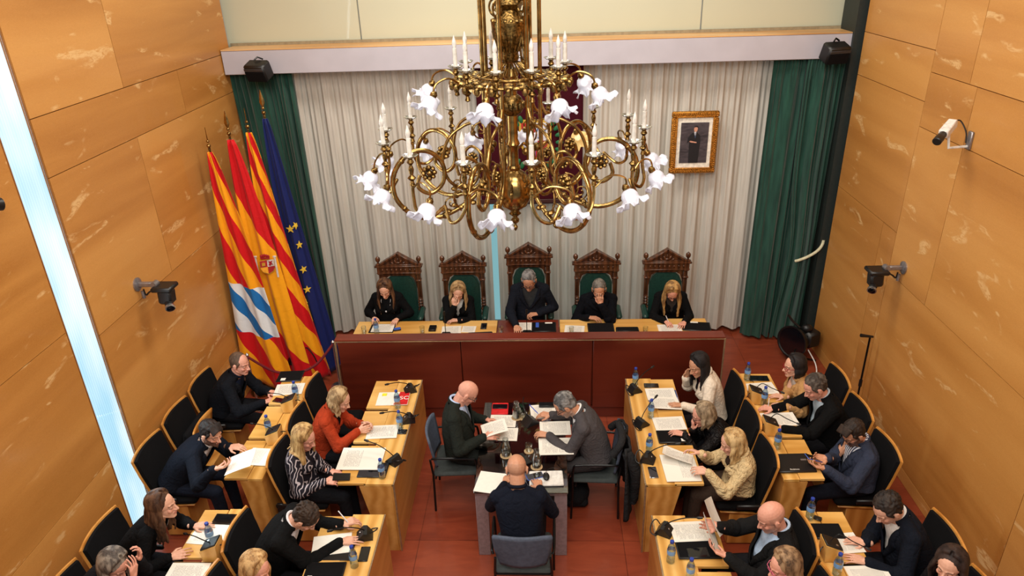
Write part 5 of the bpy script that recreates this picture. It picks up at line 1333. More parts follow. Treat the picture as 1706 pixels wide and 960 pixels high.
    for s in (-1, 1):
        mb.ell(hp(s*.011, .094, -.037), (.009,)*3); E_((s*.034, .058, -.028), (.022, .020, .020)); mb.ell(hp(s*.031, .069, .0), (.0135,)*3)
        mb.cap(hp(s*.012, .080, .021), hp(s*.045, .066, .022), .009, .007); E_((s*.080, -.010, -.006), (.009, .020, .033)); mb.ell(hp(s*.084, -.018, .012), (.009, .009, .009)); mb.ell(hp(s*.077, .002, -.034), (.008,)*3)
    mb.chain([hp(-.021, .078, -.061), hp(0, .090, -.058), hp(.021, .078, -.061)], [.005, .0075, .005], 8); mb.chain([hp(-.018, .077, -.069), hp(0, .087, -.070), hp(.018, .077, -.069)], [.005, .008, .005], 8)
    me = remeshed(mb, .0046, 2, 'body')
    co = co_np(me); Hn = np.array(H); P = (co-Hn) @ np.array(HM)/hs       # head coordinates
    x, y, z = P[:, 0], P[:, 1], P[:, 2]; near = (np.abs(P).max(1) < .16)
    base_c = np.array(s2l(SK[skin])[:3]); colr = np.tile(base_c, (len(co), 1)); 
    def paint(mask, c, k):
        c = np.array(s2l(c)[:3]); colr[mask] = colr[mask]*(1-k)+c*k
    hc = hair[1]; browc = tuple(v*.8 for v in hc) if hc[0] < 170 else (130, 100, 70)
    face = near & (y > .03)
    paint(near & (y > .045) & (np.abs(np.abs(x)-.036) < .02) & (np.abs(z+.03) < .02), (214, 120, 104), .28)
    paint(face & (np.abs(x) < .022) & (z < -.054) & (z > -.075) & (y > .07), (176, 84, 82) if sex == 'm' else (184, 66, 74), .6)
    paint(face & (np.abs(np.abs(x)-.031) < .014) & (np.abs(z+.0045) < .0032) & (y > .06), (40, 28, 24), .85)
    paint(face & (np.abs(np.abs(x)-.031) < .017) & (np.abs(z-.003) < .012) & (y > .05), tuple(v*.72 for v in SK[skin]), .35)
    paint(face & (np.abs(np.abs(x)-.031) < .019) & (np.abs(z-.0235+.12*(np.abs(np.abs(x)-.028))) < .0048) & (y > .05), browc, .75)
    paint(near & (z < -.066) & (np.abs(z+.063) < .002) & (np.abs(x) < .02) & (y > .07), (90, 40, 40), .6)
    if beard:
        bm_ = near & (z < -.028) & (y > -.02) & (z > -.13) & ((z < -.048) | (np.abs(x) > .04)) & ~((np.abs(x) < .02) & (z > -.073) & (z < -.055)); paint(bm_, beard[0], beard[1]); paint(near & (y > .07) & (np.abs(x) < .026) & (z < -.045) & (z > -.056), beard[0], beard[1])
    if bald: paint(near & (z > -.04) & (z < .055) & (y < .03) & ((np.abs(x) > .055) | (y < -.06)) & ~((np.abs(x) > .078)), hc, bald)
    ca = me.color_attributes.new('tint', 'FLOAT_COLOR', 'POINT'); buf = np.ones((len(co), 4), 'f'); buf[:, :3] = colr; ca.data.foreach_set('color', buf.ravel())
    body = link('body', me, SKIN, root, 180)
    # ---------------- trousers and shoes
    mb = MB(); torso(mb, .004, -.1, .2)
    for s in (-1, 1):
        hj = hipc+r*s*.09-Z*.01; mb.chain([hj, kn[s], kn[s]*.6+ak[s]*.4, ak[s]+Z*.01], [.088, .066, .060, .050])
    link('trousers', remeshed(mb, .012, 3, 'trousers'), cloth('trouser_cloth', legs, .5), root, 180)
    mb = MB()
    for s in (-1, 1):
        mb.cap(ak[s]-Z*.035, ak[s]-Z*.042+kd*.16, .046, .038); mb.box(ak[s]-Z*.075+kd*.07, (.06, .06, .02), None, .005)
    for s in (-1, 1):
        sh = MB(); sh.cap(ak[s]-Z*.045, ak[s]-Z*.052+kd*.16, .045, .037); sh.cap(ak[s]-Z*.02, ak[s]+Z*.01, .042, .042)
        link('shoe', remeshed(sh, .010, 2, 'shoe'), plain('dark_shoe', (28, 24, 24), .4), root, 180)
    # ---------------- upper clothes
    kind, tc = top
    tm = pattern or cloth('%s_cloth' % kind, tc, .55)
    g_ = .016 if kind == 'jacket' else .007
    full = MB(); torso(full, g_, -.05, 1.0 if kind == 'jacket' else 1.0)
    full.cap(Sh[-1]+T1*.0, Sh[1], .056*sf+g_, .056*sf+g_); trap(full, g_-.006)
    for s in (-1, 1):
        S, E, Wp, d, nrm, curl = arms[s]
        e2 = E+(Wp-E)*.5; wr = .048*sf+g_*.4
        full.chain([S, S+(E-S)*.5, E, e2, Wp-(Wp-E).normalized()*.012], [.060*sf+g_*.5, .054*sf+g_*.5, .050*sf+g_*.5, .046*sf+g_*.4, .036*sf+g_*.35])
        # fabric folds at the elbow
        for q_ in (.82, .93, 1.07, 1.2):
            pt = S+(E-S)*q_ if q_ < 1 else E+(Wp-E)*(q_-1); dd_ = (E-S).normalized() if q_ < 1 else (Wp-E).normalized(); full.ell(pt+V((rnd.uniform(-.008, .008),)*3), (.053*sf+g_*.6,)*3, None, 10, 8) if abs(q_-1) > .1 else None
    tme = remeshed(full, .0085, 2, kind)
    tor = MB(); torso(tor, g_, -.05, 1.0); tor.cap(Sh[-1], Sh[1], .056*sf+g_, .056*sf+g_); trap(tor, g_-.006); tor_me = remeshed(tor, .012, 2, 'tmp')
    bvh_full = BVHTree.FromPolygons([v.co.copy() for v in tor_me.vertices], [tuple(p.vertices) for p in tor_me.polygons]); bpy.data.meshes.remove(tor_me)
    def nearest_arm(p):
        m_ = 9
        for s in (-1, 1):
            S, E, Wp = arms[s][:3]; d_ = Wp-E; u_ = max(0, min(1, (p-E).dot(d_)/d_.length_squared)); m_ = min(m_, (p-E-d_*u_).length)
        return m_
    wtop = (.105 if sex == 'm' else .08) if kind == 'jacket' else (.075 if kind in ('scoop',) else .05)
    Lc = L if kind in ('jacket', 'scoop', 'blouse') else .03
    def wV(c): return .066 if c > 0 else wtop*max(0.0, min(1.0, (c+Lc)/Lc))**(.8 if kind != 'scoop' else .45)
    bm = bmesh.new(); bm.from_mesh(tme); kill = []
    neckr = (.074 if sex == 'm' else .066)-(.010 if kind in ('sweater', 'blouse') else 0)
    for v in bm.verts:
        q = v.co-N; aa, bb_, cc = q.dot(r), q.dot(FR), q.dot(T1)
        if (cc > (-.004 if kind == 'jacket' else .03) and math.hypot(aa, bb_) < neckr+.006) or (bb_ > .0 and cc > -Lc and cc < .06 and abs(aa) < wV(cc) and nearest_arm(v.co) > .075 and bvh_full.find_nearest(v.co)[3] < .03): kill.append(v)
    bmesh.ops.delete(bm, geom=kill, context='VERTS')
    for v in bm.verts:
        if v.is_boundary:
            q = v.co-N; aa, bb_, cc = q.dot(r), q.dot(FR), q.dot(T1)
            if bb_ > .02 and cc < .0 and nearest_arm(v.co) > .075:
                w_ = wV(cc); d_ = w_-abs(aa)
                if abs(d_) < .012: v.co += r*math.copysign(1, aa)*d_
    bm.to_mesh(tme); bm.free()
    name = {'jacket': 'jacket', 'scoop': 'top', 'blouse': 'blouse', 'sweater': 'sweater'}.get(kind, 'top')
    link(name, tme, tm, root, 180, .006)
    def onsurf(aa, cc, off, bv=bvh_full):
        o = N+r*aa+T1*cc+FR*.5; hit = bv.ray_cast(o, -FR)
        return (hit[0]+FR*off) if hit[0] is not None else N+r*aa+T1*cc+FR*.1
    if kind == 'jacket':
        lm = MB()
        for s in (-1, 1):
            lp = MB(); rows = []
            for i in range(15):
                u = i/14; cc = -Lc+(Lc-.01)*u; w_ = wV(cc); lw = .012+.055*min(1, u/.62) if u < .66 else (.030 if u < .70 else .048*(1-.35*(u-.7)/.3))
                rows.append([onsurf(s*(w_-.004), cc, .004), onsurf(s*(w_+lw*.5), cc, .012), onsurf(s*(w_+lw), cc-.012, .006)])
            vs = [p for rw in rows for p in rw]; lp.q(vs, [(i*3+j, i*3+j+1, (i+1)*3+j+1, (i+1)*3+j) for i in range(14) for j in range(2)])
            lp.build('lapel', tm, root, 180, solid=.006)
        pts = [N+r*(.078*math.sin(t_))*1.0+FR*(.070*math.cos(t_)*(1.0))+T1*(.016+.028*(1-math.cos(t_))/2) for t_ in [R(58)+R(244)*i/16 for i in range(17)]]
        MB().tube(pts, .017, 8, True, T1).build('collar', tm, root, 180)
        # shirt beneath
        if under:
            sm = MB(); torso(sm, -.003, .2, 1.0, .965); um = under_pat or cloth('shirt_cloth', under, .35)
            sme = remeshed(sm, .011, 2, 'shirt'); bv2 = BVHTree.FromPolygons([v.co.copy() for v in sme.vertices], [tuple(p.vertices) for p in sme.polygons]); link('shirt', sme, um, root, 180)
            if sex == 'm':
                pts = [N+r*(.064*math.sin(t_))+FR*(.062*math.cos(t_))+T1*(.022+.034*(1-math.cos(t_))/2) for t_ in [R(12)+R(336)*i/20 for i in range(21)]]
                MB().tube(pts, .012, 8, True, T1).build('shirt_collar', um, root, 180)
                for s in (-1, 1):
                    S, E, Wp, d, nrm, curl = arms[s]; dn = (Wp-E).normalized(); MB().tube([Wp-dn*.03, Wp+dn*.008], .034*sf, 14, False).build('shirt_cuff', um, root, 80, solid=.004)
            if tie:
                tp = MB(); rows = [(0.02, .012), (.0, .016), (-.02, .012), (-.12, .020), (-Lc*1.0, .028)]
                vs = []; 
                for cc, w_ in rows: vs += [onsurf(-w_, min(cc, -.005), .010, bv2), onsurf(0, min(cc, -.005), .016, bv2), onsurf(w_, min(cc, -.005), .010, bv2)]
                tp.q(vs, [(i*3+j, i*3+j+1, (i+1)*3+j+1, (i+1)*3+j) for i in range(len(rows)-1) for j in range(2)]); tp.build('tie', cloth('tie_cloth', tie, .1), root, 180, solid=.005)
                MB().ell(onsurf(0, -.012, .014, bv2), (.017, .014, .02)).build('tie_knot', cloth('tie_cloth', tie, .1), root)
    elif kind in ('blouse', 'sweater') and sex == 'm':
        pts = [N+r*(.068*math.sin(t_))+FR*(.066*math.cos(t_))+T1*(.030+.024*(1-math.cos(t_))/2) for t_ in [R(12)+R(336)*i/20 for i in range(21)]]
        MB().tube(pts, .014, 8, True, T1).build('collar', tm, root, 180)
    if necklace:
        pts = [onsurf(.06*math.cos(t_), -.02-necklace[1]*math.sin(t_), .004) for t_ in [PI*i/18 for i in range(19)]]
        MB().tube(pts, .0032, 6).ell(pts[9]+FR*.004, (.011, .006, .013)).build('necklace', plain('lanyard_cord', necklace[0], .4), root)
    # ---------------- hair
    style = hair[0]; hm = hair_mat(hair[1], hair[2]); mb = MB()
    def hell(c, rr): mb.ell(hp(*c), tuple(v*hs for v in rr), HM, 24, 16)
    if style in ('short', 'curly', 'swept'):
        hell((0, -.026, .042), (.0795, .094, .086)) if not thin else hell((0, -.018, .0345), (.0805, .0975, .0840))
        hell((0, -.060, -.010), (.064, .050, .062))
        for s in (-1, 1): mb.cap(hp(s*.066, .030, .045), hp(s*.073, .014, .0), .016, .008, 8); mb.cap(hp(s*.070, -.02, .04), hp(s*.068, -.045, -.02), .018, .014, 8)
        cnt = (230 if style != 'curly' else 210)
        for i in range(cnt):
            th = math.acos(rnd.uniform(.02, 1)); ph = rnd.uniform(0, 2*PI); dv = V((math.sin(th)*math.cos(ph), math.sin(th)*math.sin(ph), math.cos(th)))
            if dv.y > .55 and dv.z < .55: continue
            if thin and (dv-V((0, -.25, .97))).length < .50: continue
            c = V((dv.x*.078, -.026+dv.y*.093, .042+dv.z*.086)); q_ = hp(*c)
            if style == 'curly': mb.ell(q_, (rnd.uniform(.009, .014),)*3, None, 6, 5)
            else:
                e = c+V((dv.x*.003+rnd.uniform(-.005, .005), (.018 if style == 'swept' else .006)+rnd.uniform(-.006, .006)-(.014 if dv.z < .6 else 0), .002-.020*(1-dv.z))); mb.cap(q_, hp(*e), .0068 if not thin else .006, .003, 6)
        if style == 'swept':
            for i in range(14): xx = -.05+.1*i/13; mb.cap(hp(xx, .03, .115-.3*xx*xx*10*.1), hp(xx+.012, .085, .098-abs(xx)*.35), .014, .009, 6)
    elif style == 'fringe':      # hair only round the back and sides
        for i in range(90):
            ph = R(rnd.uniform(150, 390)); zz = rnd.uniform(-.05, .05); rr_ = 1.0-.25*max(0, (zz-.02)/.07)**2
            mb.cap(hp(.074*math.cos(ph)*rr_, -.02+.088*math.sin(ph)*rr_, zz), hp(.073*math.cos(ph), -.024+.088*math.sin(ph), zz-.02), .008, .004, 6)
        hell((0, -.050, .005), (.070, .058, .055))
    elif style == 'crop':
        hell((0, -.024, .036), (.0785, .092, .0865)); hell((0, -.055, -.010), (.064, .050, .058))
        for s in (-1, 1): mb.cap(hp(s*.066, .026, .04), hp(s*.072, .012, .0), .014, .008, 8)
    elif style == 'balding':
        hell((0, -.032, .036), (.0795, .090, .080)); hell((0, -.060, -.010), (.064, .050, .062))
        for s in (-1, 1): mb.cap(hp(s*.066, .030, .035), hp(s*.072, .014, .0), .014, .008, 8)
    elif style == 'none': pass
    else:                        # long styles
        LL, wavy, up = lock or (.34, .0, None)
        hell((0, -.028, .040), (.0835, .097, .088)); hell((0, -.055, -.015), (.070, .056, .07))
        sph = [(spine(.60)+stan(.6).cross(r)*0, .150*sf), (spine(.78), .158*sf), (N-T1*.03, .088), (Sh[-1], .082*sf), (Sh[1], .082*sf), (H+HM @ V((0, -.01, -.02)), .088)]
        nl = 54
        for i in range(nl):
            u = (i+.5)/nl; az = R(71+(360-142)*u); side = 1 if az < PI else -1      # measured from the front
            if up and abs(az-PI) > R(100): pass
            jit = rnd.uniform(-.5, .5); pts = []; part = .02
            for k in range(8):
                th = R(6+98*k/7); ax_ = math.sin(az)*math.sin(th); ay = math.cos(az)*math.sin(th); az_ = math.cos(th)
                if abs(math.sin(az)) > .3 and k < 3: ay += .25*(1-k/3)
                pts.append(hp(ax_*.086, -.024+ay*.100, .038+az_*.096))
            out = (pts[-1]-H); out = V((out.x, out.y, 0)).normalized(); p = pts[-1].copy(); ph = rnd.uniform(0, 6); ll = LL*rnd.uniform(.82, 1.08)
            if math.cos(az) > .2: ll *= 1.0
            steps = 9
            for k in range(1, steps+1):
                t_ = k/steps; p = p-Z*(ll/steps)+out*(.004 if t_ < .5 else -.003)+V((math.sin(ph+9*t_), math.cos(ph+9*t_), 0))*wavy; p = avoid(p, sph); pts.append(p.copy())
            rr_ = [.016]*8+[.0155-.009*(k/steps)**1.5 for k in range(1, steps+1)]
            mb.tube(bez(pts, 2), [rr_[min(len(rr_)-1, int(j/2))]*(1+.15*jit) for j in range(len(bez(pts, 2)))], 7)
    hme = None if style == 'none' else remeshed(mb, .0052 if style != 'balding' else .006, 1 if style not in ('balding',) else 2, 'hair')
    if hme: link('hair', hme, hm, root, 180)
    if ear:
        for s in (-1, 1): MB().lathe([(.004, 0), (.011, -.012), (.004, -.03)], hp(s*.082, .0, -.04), 10).build('earring', M['silver'], root)
    if glasses:
        mb = MB()
        for s in (-1, 1):
            ring = []
            for i in range(21): t_ = 2*PI*i/20; ring.append(hp(s*.032+.025*math.copysign(abs(math.cos(t_))**.7, math.cos(t_)), .093-abs(math.cos(t_))*.0+(-.006 if s*math.cos(t_) > .5 else 0), .0+.018*math.copysign(abs(math.sin(t_))**.8, math.sin(t_))))
            mb.tube(ring, .0026, 6, False); mb.tube([hp(s*.057, .086, .006), hp(s*.074, .06, .008), hp(s*.080, -.01, .004)], .0026, 6)
        mb.tube([hp(-.008, .096, .004), hp(0, .100, .007), hp(.008, .096, .004)], .0026, 6)
        mb.build('glasses', plain('spectacle_frame', glasses, .3), root, 80)
    return root, arms, base
PN = {'white_pen': (230, 230, 234), 'blue_pen': (36, 84, 210), 'dark_pen': (30, 30, 34)}
def pen(at_, d, label, c='white_pen'):
    d = V(d).normalized(); t = MB().tube([V((0, 0, 0)), d*.02, d*.13], [.0015, .0045, .0045], 8).build('pen', plain('pen_barrel', PN[c], .3)); t.location = at_; tag(t, label, 'pen'); return t
DN = V((0, 0, -1)); UPV = V((0, 0, 1))
def hz(px, py, z, d, n_=DN, curl=.3, hint=None): return (on_z(px, py, z), V(d), V(n_), curl)+((V(hint),) if hint else ())
def hy(px, py, y, d, n_, curl=.3, hint=None): return (on_y(px, py, y), V(d), V(n_), curl)+((V(hint),) if hint else ())
IH, OH = mir(1, 1.70), mir(1, 2.76)            # hips of the inner and outer right rows
ILH, OLH = mir(-1, 1.72), mir(-1, 2.98)
def hd(px, py, y): return on_y(px, py, y)
BLK = (15, 15, 17)
# side +1 is the sitter's own right
# ---- dais (facing the camera: yaw 270, own right is -X)
hips_y = 8.14
def dais(px): return (on_y(px, 500, 8.1).x, hips_y)
person('person with long straight brown hair, black jacket and white lanyard, leftmost on the dais', dais(641), hd(641, 482, 8.0), 270, 272, 32, 0, 'f', 'fair', ('long', (72, 46, 34), (120, 84, 56)), ('jacket', BLK), (20, 20, 22), .20,
       hands={1: hz(624, 533, .80, (.3, -1, -.1), DN, .35), -1: hz(659, 535, .80, (-.3, -1, -.1), DN, .35)}, lock=(.36, .002, None), necklace=((225, 225, 228), .16), seed=1)
person('person with wavy blonde hair in a black blazer resting a cheek on one hand', dais(763), hd(763, 487, 8.0), 270, 275, 28, -6, 'f', 'fair', ('long', (156, 122, 82), (206, 172, 122)), ('jacket', BLK), (226, 222, 214), .20,
       hands={1: hy(757, 503, 7.88, (.05, .1, 1), (.3, .9, .1), .8, (-.3, -.3, -1)), -1: hz(756, 534, .81, (-1, -.1, 0), DN, .5)}, lock=(.26, .006, None), seed=2)
person('person with grey hair and dark glasses in navy suit, seated in the tallest throne', (on_y(881, 500, 8.1).x, hips_y), hd(881, 468, 7.95), 270, 264, 36, 0, 'm', 'tan', ('short', (110, 108, 108), (150, 148, 148)), ('jacket', (24, 27, 36)), (60, 62, 64), .24,
       hands={1: hz(861, 547, .79, (.15, -1, -.1), DN, .45), -1: hz(889, 524, .84, (-.95, -.25, 0), DN, .9)}, glasses=(24, 24, 26), belly=1.15, size=1.05, seed=3)
person('person with short grey hair in a dark jacket holding his chin with one hand', dais(998), hd(998, 483, 7.98), 270, 268, 26, 0, 'm', 'tan', ('short', (104, 98, 92), (140, 134, 126)), ('jacket', (14, 15, 21)), (24, 24, 28), .12,
       hands={-1: hy(1000, 500, 7.86, (-.1, .1, 1), (0, .9, .1), .9, (.4, -.3, -1)), 1: hz(988, 530, .82, (.9, -.3, 0), DN, .5)}, beard=((120, 110, 104), .3), seed=4)
person('person with long wavy blonde hair and glasses writing at the right end of the dais', dais(1121), hd(1120, 486, 7.95), 270, 268, 48, 0, 'f', 'pink', ('long', (150, 112, 68), (212, 168, 104)), ('jacket', BLK), (70, 64, 62), .22,
       hands={1: hz(1113, 539, .80, (.5, -1, -.1), DN, .75), -1: hz(1138, 540, .79, (-.5, -1, -.05), DN, .15)}, lock=(.34, .007, None), glasses=(60, 30, 30), seed=5)
pen(on_z(1116, 542, .775), (-.35, .25, .8), 'white pen held by the woman writing on the dais')
# ---- glass table
person('bald person in dark suit and grey tie reading sheets at the glass table', (-.86, 5.62), hd(779, 655, 5.68), 0, 2, 40, 0, 'm', 'pink', ('none', (150, 110, 90), (150, 110, 90)), ('jacket', (34, 38, 34)), (176, 196, 232), .30, (30, 32, 30),
       hands={-1: hz(818, 700, .82, (.9, -.1, 0), (0, -.5, -.8), .6), 1: hz(817, 727, .82, (.95, .2, 0), (0, .5, -.8), .6)}, tie=(112, 120, 134), glasses=(60, 60, 62), seed=6)
person('person with grey hair in a grey suit leaning over papers with a blue pen', (.46, 5.52), hd(941, 675, 5.60), 180, 188, 42, 0, 'm', 'tan', ('short', (92, 90, 90), (150, 148, 146)), ('jacket', (74, 70, 72)), (232, 232, 236), .26, (60, 58, 60),
       hands={1: hz(908, 691, .80, (-.95, .1, 0), DN, .7), -1: hz(904, 724, .78, (-.95, .2, 0), DN, .75)}, glasses=(30, 30, 32), beard=((150, 146, 142), .5), size=1.03, seed=7)
pen(on_z(897, 690, .80), (-.3, .25, .2), 'blue pen in the hand of the grey suited man', 'blue_pen')
person('bald person in dark navy jacket seen from behind at the glass table', (-.215, 4.40), hd(861, 782, 4.56), 90, 92, 30, 0, 'm', 'tan', ('none', (150, 120, 100), (150, 110, 90)), ('sweater', (20, 24, 36)), None, .03, (26, 26, 32),
       hands={1: hz(896, 806, .80, (-.25, 1, 0), DN, .6), -1: hz(845, 800, .79, (.3, 1, 0), DN, .4)}, bald=.35, belly=1.1, seed=8)
# ---- left inner row
person('person with wavy blonde bob in a rust coloured jacket clasping her hands', (ILH, 5.64), hd(567, 667, 5.66), 0, -4, 28, 0, 'f', 'fair', ('long', (150, 116, 78), (206, 174, 128)), ('jacket', (166, 58, 30)), (40, 36, 34), .16,
       hands={1: hz(607, 716, .85, (1, .25, .05), (0, .9, -.3), .6), -1: hz(611, 707, .85, (1, -.2, .05), (0, -.9, -.3), .6)}, lock=(.15, .006, None), seed=9)
n = NT('swirl_print'); wv = n.add('ShaderNodeTexWave'); wv.inputs['Scale'].default_value = 9; wv.inputs['Distortion'].default_value = 14; wv.inputs['Detail'].default_value = 1.5; n.l(n.coord('Object'), wv.inputs['Vector'])
n.col(n.ramp(wv.outputs['Fac'], [(.80, (30, 26, 34)), (.86, (178, 166, 170))])); SWIRL = n.set(.8, 0, .2)
person('person with long blonde hair in a black and white swirl patterned blouse', (ILH, 5.08), hd(508, 730, 5.10), 0, -10, 26, 0, 'f', 'pink', ('long', (166, 124, 74), (222, 184, 124)), ('blouse', (40, 36, 40)), None, .03,
       hands={1: hz(553, 802, .80, (1, .2, -.1), (0, .4, -.8), .6), -1: hz(561, 786, .80, (1, -.1, -.1), (0, -.4, -.8), .6)}, lock=(.30, .004, None), pattern=SWIRL, seed=10)
# ---- left outer row
person('person with short cropped hair in a dark jacket sitting below the flags', (OLH, 6.32), hd(400, 606, 6.30), 0, -14, 12, 0, 'm', 'pink', ('crop', (96, 74, 60), (110, 88, 72)), ('jacket', (18, 20, 26)), (24, 32, 52), .22,
       hands={1: hz(449, 668, .80, (.8, .5, 0), DN, .4), -1: hz(455, 655, .80, (.8, -.5, 0), DN, .4)}, belly=1.15, seed=11)
person('person with dark hair and beard in a navy jacket holding up a sheaf of papers', (OLH, 5.18), hd(352, 722, 5.20), 0, -24, 20, 0, 'm', 'fair', ('swept', (34, 26, 24), (50, 38, 34)), ('jacket', (20, 24, 34)), (214, 210, 214), .26, (24, 28, 40),
       hands={1: hz(368, 779, 1.0, (.9, .3, .1), (0, .5, .8), .7), -1: hz(392, 745, .93, (1, -.1, 0), DN, .4)}, beard=((44, 30, 26), .85), seed=12)
# ---- near left
person('person with long brown hair in a black top wearing a silver pendant', (OLH+.05, 4.12), hd(272, 842, 4.15), 0, 6, 4, 0, 'f', 'fair', ('long', (74, 48, 34), (112, 78, 54)), ('sweater', (13, 13, 15)), None, .03,
       hands={-1: hz(335, 876, .868, (1, .1, -.05), DN, .12), 1: hz(298, 925, .88, (.9, .35, 0), (0, .6, -.7), .45)}, lock=(.31, .008, None), necklace=((200, 200, 204), .22), seed=13)
person('person with streaked grey hair bowing her head onto her hands at the bottom left', (OLH+.05, 3.58), hd(190, 942, 3.62), 0, -12, 40, 0, 'f', 'pink', ('long', (92, 82, 76), (168, 156, 142)), ('sweater', (24, 24, 28)), None, .03,
       hands={-1: hy(232, 921, 3.76, (.2, .1, 1), (-.6, -.5, 0), .8, (.2, .3, -1)), 1: hy(222, 950, 3.56, (.1, .2, 1), (-.9, .1, 0), .4, (.2, -.3, -1))}, lock=(.22, .004, None), seed=14)
person('person with thinning dark hair in a black suit writing at the left aisle desk', (ILH, 4.12), hd(510, 862, 4.10), 0, -12, 52, 0, 'm', 'fair', ('thin', (52, 40, 34), (70, 54, 44)), ('jacket', (16, 16, 17)), (222, 218, 222), .26,
       hands={-1: hz(582, 870, .86, (.9, .3, .1), DN, .75), 1: hz(580, 902, .815, (1, .2, -.05), DN, .15)}, seed=15)
pen(on_z(581, 872, .87), (-.6, .35, .55), 'pen held by the balding man at the left aisle desk')
person('person with straight blonde hair at the bottom edge left of the aisle', (ILH, 3.58), hd(428, 948, 3.58), 0, -16, 22, 0, 'f', 'pink', ('long', (178, 134, 84), (228, 188, 132)), ('jacket', BLK), (60, 58, 60), .2, lock=(.26, .003, None), seed=16)
# ---- right inner row
person('person with long black hair in a cream blazer touching one ear', (IH, 6.20), hd(1163, 609, 6.16), 180, 205, 24, 6, 'f', 'olive', ('long', (24, 20, 22), (36, 32, 34)), ('jacket', (222, 208, 190)), (70, 22, 34), .24, (30, 26, 30),
       hands={1: hy(1146, 622, 6.25, (.3, -.1, .9), (.3, -.9, 0), .5, (-.5, .3, -1)), -1: hz(1127, 675, .83, (-1, .1, 0), DN, .25)}, lock=(.28, .003, None), ear=True, seed=17)
person('person with grey blonde hair and glasses in a black leather jacket', (IH, 5.66), hd(1170, 692, 5.60), 180, 178, 20, 0, 'f', 'pink', ('long', (128, 108, 84), (184, 162, 132)), ('jacket', (22, 20, 22)), (24, 22, 24), .12,
       hands={1: hy(1155, 706, 5.60, (-.1, .1, 1), (.9, 0, 0), .8, (-.3, .2, -1)), -1: hz(1130, 722, .84, (-.8, .3, 0), DN, .4)}, lock=(.13, .004, None), glasses=(50, 34, 34), seed=18,
       pattern=cloth('black_leather', (22, 20, 21), 1.3, .32))
person('person with blonde hair half pinned up in a cream satin jacket turning a page', (IH, 5.12), hd(1219, 738, 5.10), 180, 176, 24, 0, 'f', 'fair', ('long', (186, 146, 92), (232, 200, 146)), ('jacket', (226, 198, 150)), (60, 50, 44), .14, (66, 52, 44),
       hands={1: hz(1157, 752, .93, (-.8, .4, .1), (0, -.5, -.8), .6), -1: hz(1167, 785, .87, (-.9, .2, 0), (0, .4, -.8), .6)}, lock=(.20, .005, None), seed=19,
       pattern=cloth('cream_satin', (214, 188, 142), 1.6, .36, .04))
# ---- right outer row
person('person with black bobbed hair and red glasses in a tan jacket on the right', (OH-.1, 6.33), hd(1322, 610, 6.30), 180, 184, 8, 0, 'f', 'fair', ('long', (26, 22, 24), (42, 36, 36)), ('jacket', (186, 142, 92)), (200, 190, 180), .16, (40, 36, 40),
       hands={1: hz(1296, 660, .87, (-.9, .2, 0), DN, .4), -1: hz(1298, 676, .87, (-.9, .3, 0), DN, .6)}, lock=(.12, .001, None), glasses=(150, 30, 36), seed=20)
person('person with tousled dark grey hair in a black suit signing a report', (OH-.02, 5.80), hd(1357, 645, 5.82), 180, 190, 32, 0, 'm', 'pink', ('short', (66, 56, 50), (104, 94, 86)), ('jacket', (14, 14, 15)), (168, 184, 196), .28,
       hands={1: hz(1278, 680, .885, (-.9, .2, 0), DN, .75), -1: hz(1294, 712, .87, (-.9, .5, 0), DN, .35)}, belly=1.3, size=1.05, seed=21)
pen(on_z(1279, 685, .85), (.05, .2, .9), 'white pen held by the grey haired man signing')
n = NT('striped_shirt'); st = n.math('GREATER_THAN', n.math('FRACT', n.math('MULTIPLY', n.add('ShaderNodeSeparateXYZ').outputs[1], 1)), .5)
sp = [x for x in n.n if x.bl_idname == 'ShaderNodeSeparateXYZ'][0]; n.l(n.coord('Object', (1, 42, 1)), sp.inputs[0]); n.col(n.mix(st, (226, 228, 236), (54, 64, 96))); STRIPE = n.set(.8)
person('person with dark hair, glasses and beard in a blue blazer using a phone', (OH, 5.18), hd(1421, 722, 5.20), 180, 204, 34, 0, 'm', 'tan', ('swept', (40, 30, 26), (62, 48, 40)), ('jacket', (50, 56, 74)), (226, 228, 236), .28, (26, 28, 38),
       hands={1: hz(1368, 764, .90, (-.9, -.1, .1), (0, -.5, .8), .6), -1: hz(1364, 778, .88, (-.9, .3, .1), (0, .5, .8), .6)}, glasses=(26, 26, 28), beard=((50, 36, 30), .8), under_pat=STRIPE, seed=22)
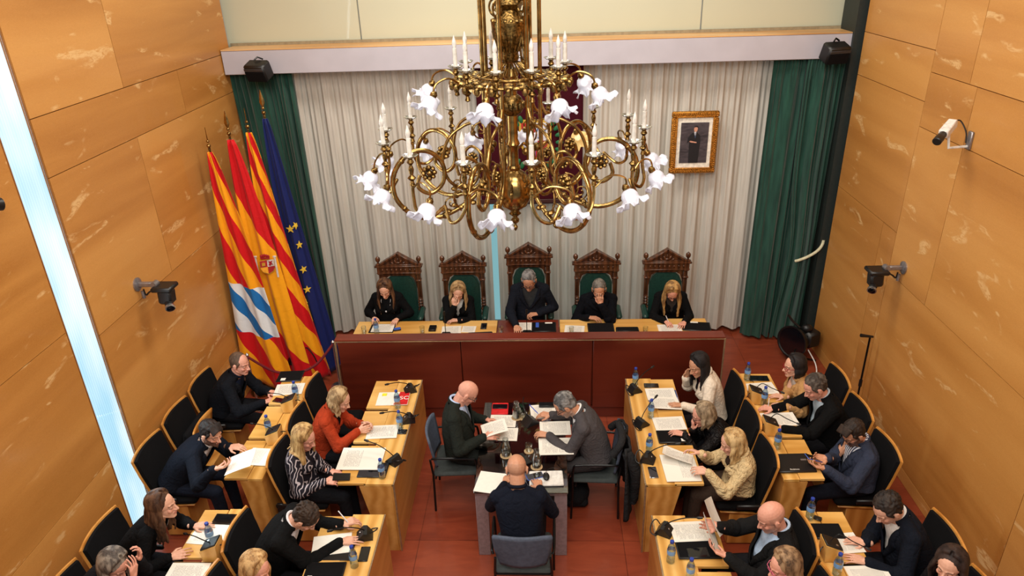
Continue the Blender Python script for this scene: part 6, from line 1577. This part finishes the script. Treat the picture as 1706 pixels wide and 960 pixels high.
# ---- near right
person('bald person in black jacket and pale blue shirt lifting two sheets', (IH, 4.12), hd(1284, 862, 4.12), 180, 192, 26, 0, 'm', 'pink', ('none', (150, 120, 104), (150, 110, 90)), ('jacket', (26, 26, 27)), (176, 198, 226), .34, (30, 30, 34),
       hands={1: hz(1184, 875, .98, (-.9, .1, .2), (0, -.6, .5), .6), -1: hz(1199, 921, .92, (-.8, .4, .2), (0, .5, .8), .55)}, bald=.3, beard=((170, 150, 140), .3), belly=1.2, size=1.04, seed=23)
person('person with light brown hair and pink glasses at the bottom edge right of the aisle', (IH, 3.58), hd(1305, 944, 3.58), 180, 192, 16, 0, 'f', 'pink', ('long', (112, 84, 60), (178, 144, 108)), ('jacket', BLK), (40, 40, 44), .2, lock=(.22, .002, None), glasses=(196, 90, 120), seed=24)
person('person with curly dark hair in a navy jacket and patterned white shirt', (OH, 4.14), hd(1478, 848, 4.15), 180, 200, 40, 0, 'm', 'fair', ('curly', (38, 30, 28), (60, 50, 44)), ('jacket', (20, 24, 34)), (224, 220, 216), .30, (26, 28, 36),
       hands={1: hz(1428, 902, .87, (-.9, .2, 0), DN, .4), -1: hz(1430, 933, .86, (-.9, .3, 0), DN, .3)}, belly=1.2, size=1.04, seed=25)
person('person with dark brown hair and fringe at the bottom right corner', (OH, 3.58), hd(1582, 943, 3.58), 180, 222, 10, 0, 'f', 'fair', ('long', (44, 32, 30), (66, 50, 44)), ('jacket', (26, 24, 26)), (30, 28, 30), .14, lock=(.26, .004, None), seed=26)
# ---- things held in hands
paper(0, 0, 0, R(-80), 'sheaf of printed pages held up by the bearded man', 'print', (.27, .24), .003, .01, (.30, -.05), world=on_z(402, 771, 1.0), seed=31)
paper(0, 0, 0, R(-75), 'printed sheet held by the bald man in a tie', 'print', (.18, .24), .0014, .012, (.20, .10), world=on_z(824, 715, .845), seed=32)
paper(0, 0, 0, R(60), 'upper sheet lifted by the bald man in the black jacket', 'ruled', (.21, .28), .0014, .02, (.9, .5), world=on_z(1188, 862, 1.0), seed=33)
paper(0, 0, 0, R(30), 'lower sheet lifted by the bald man in the black jacket', 'ruled', (.21, .28), .0014, .02, (.5, 1.0), world=on_z(1184, 893, .95), seed=34)
p_ = on_z(1355, 764, .91); t = phone(0, 0, 1, R(100), 'phone with a pale blue case held by the man in the blue blazer', ('blue', 'screen'), (.4, 0)); t.location = p_
p_ = on_z(569, 795, .815); t = phone(0, 0, 1, R(95), 'phone held by the woman in the patterned blouse', ('black', 'screen'), (.1, -.3)); t.location = p_
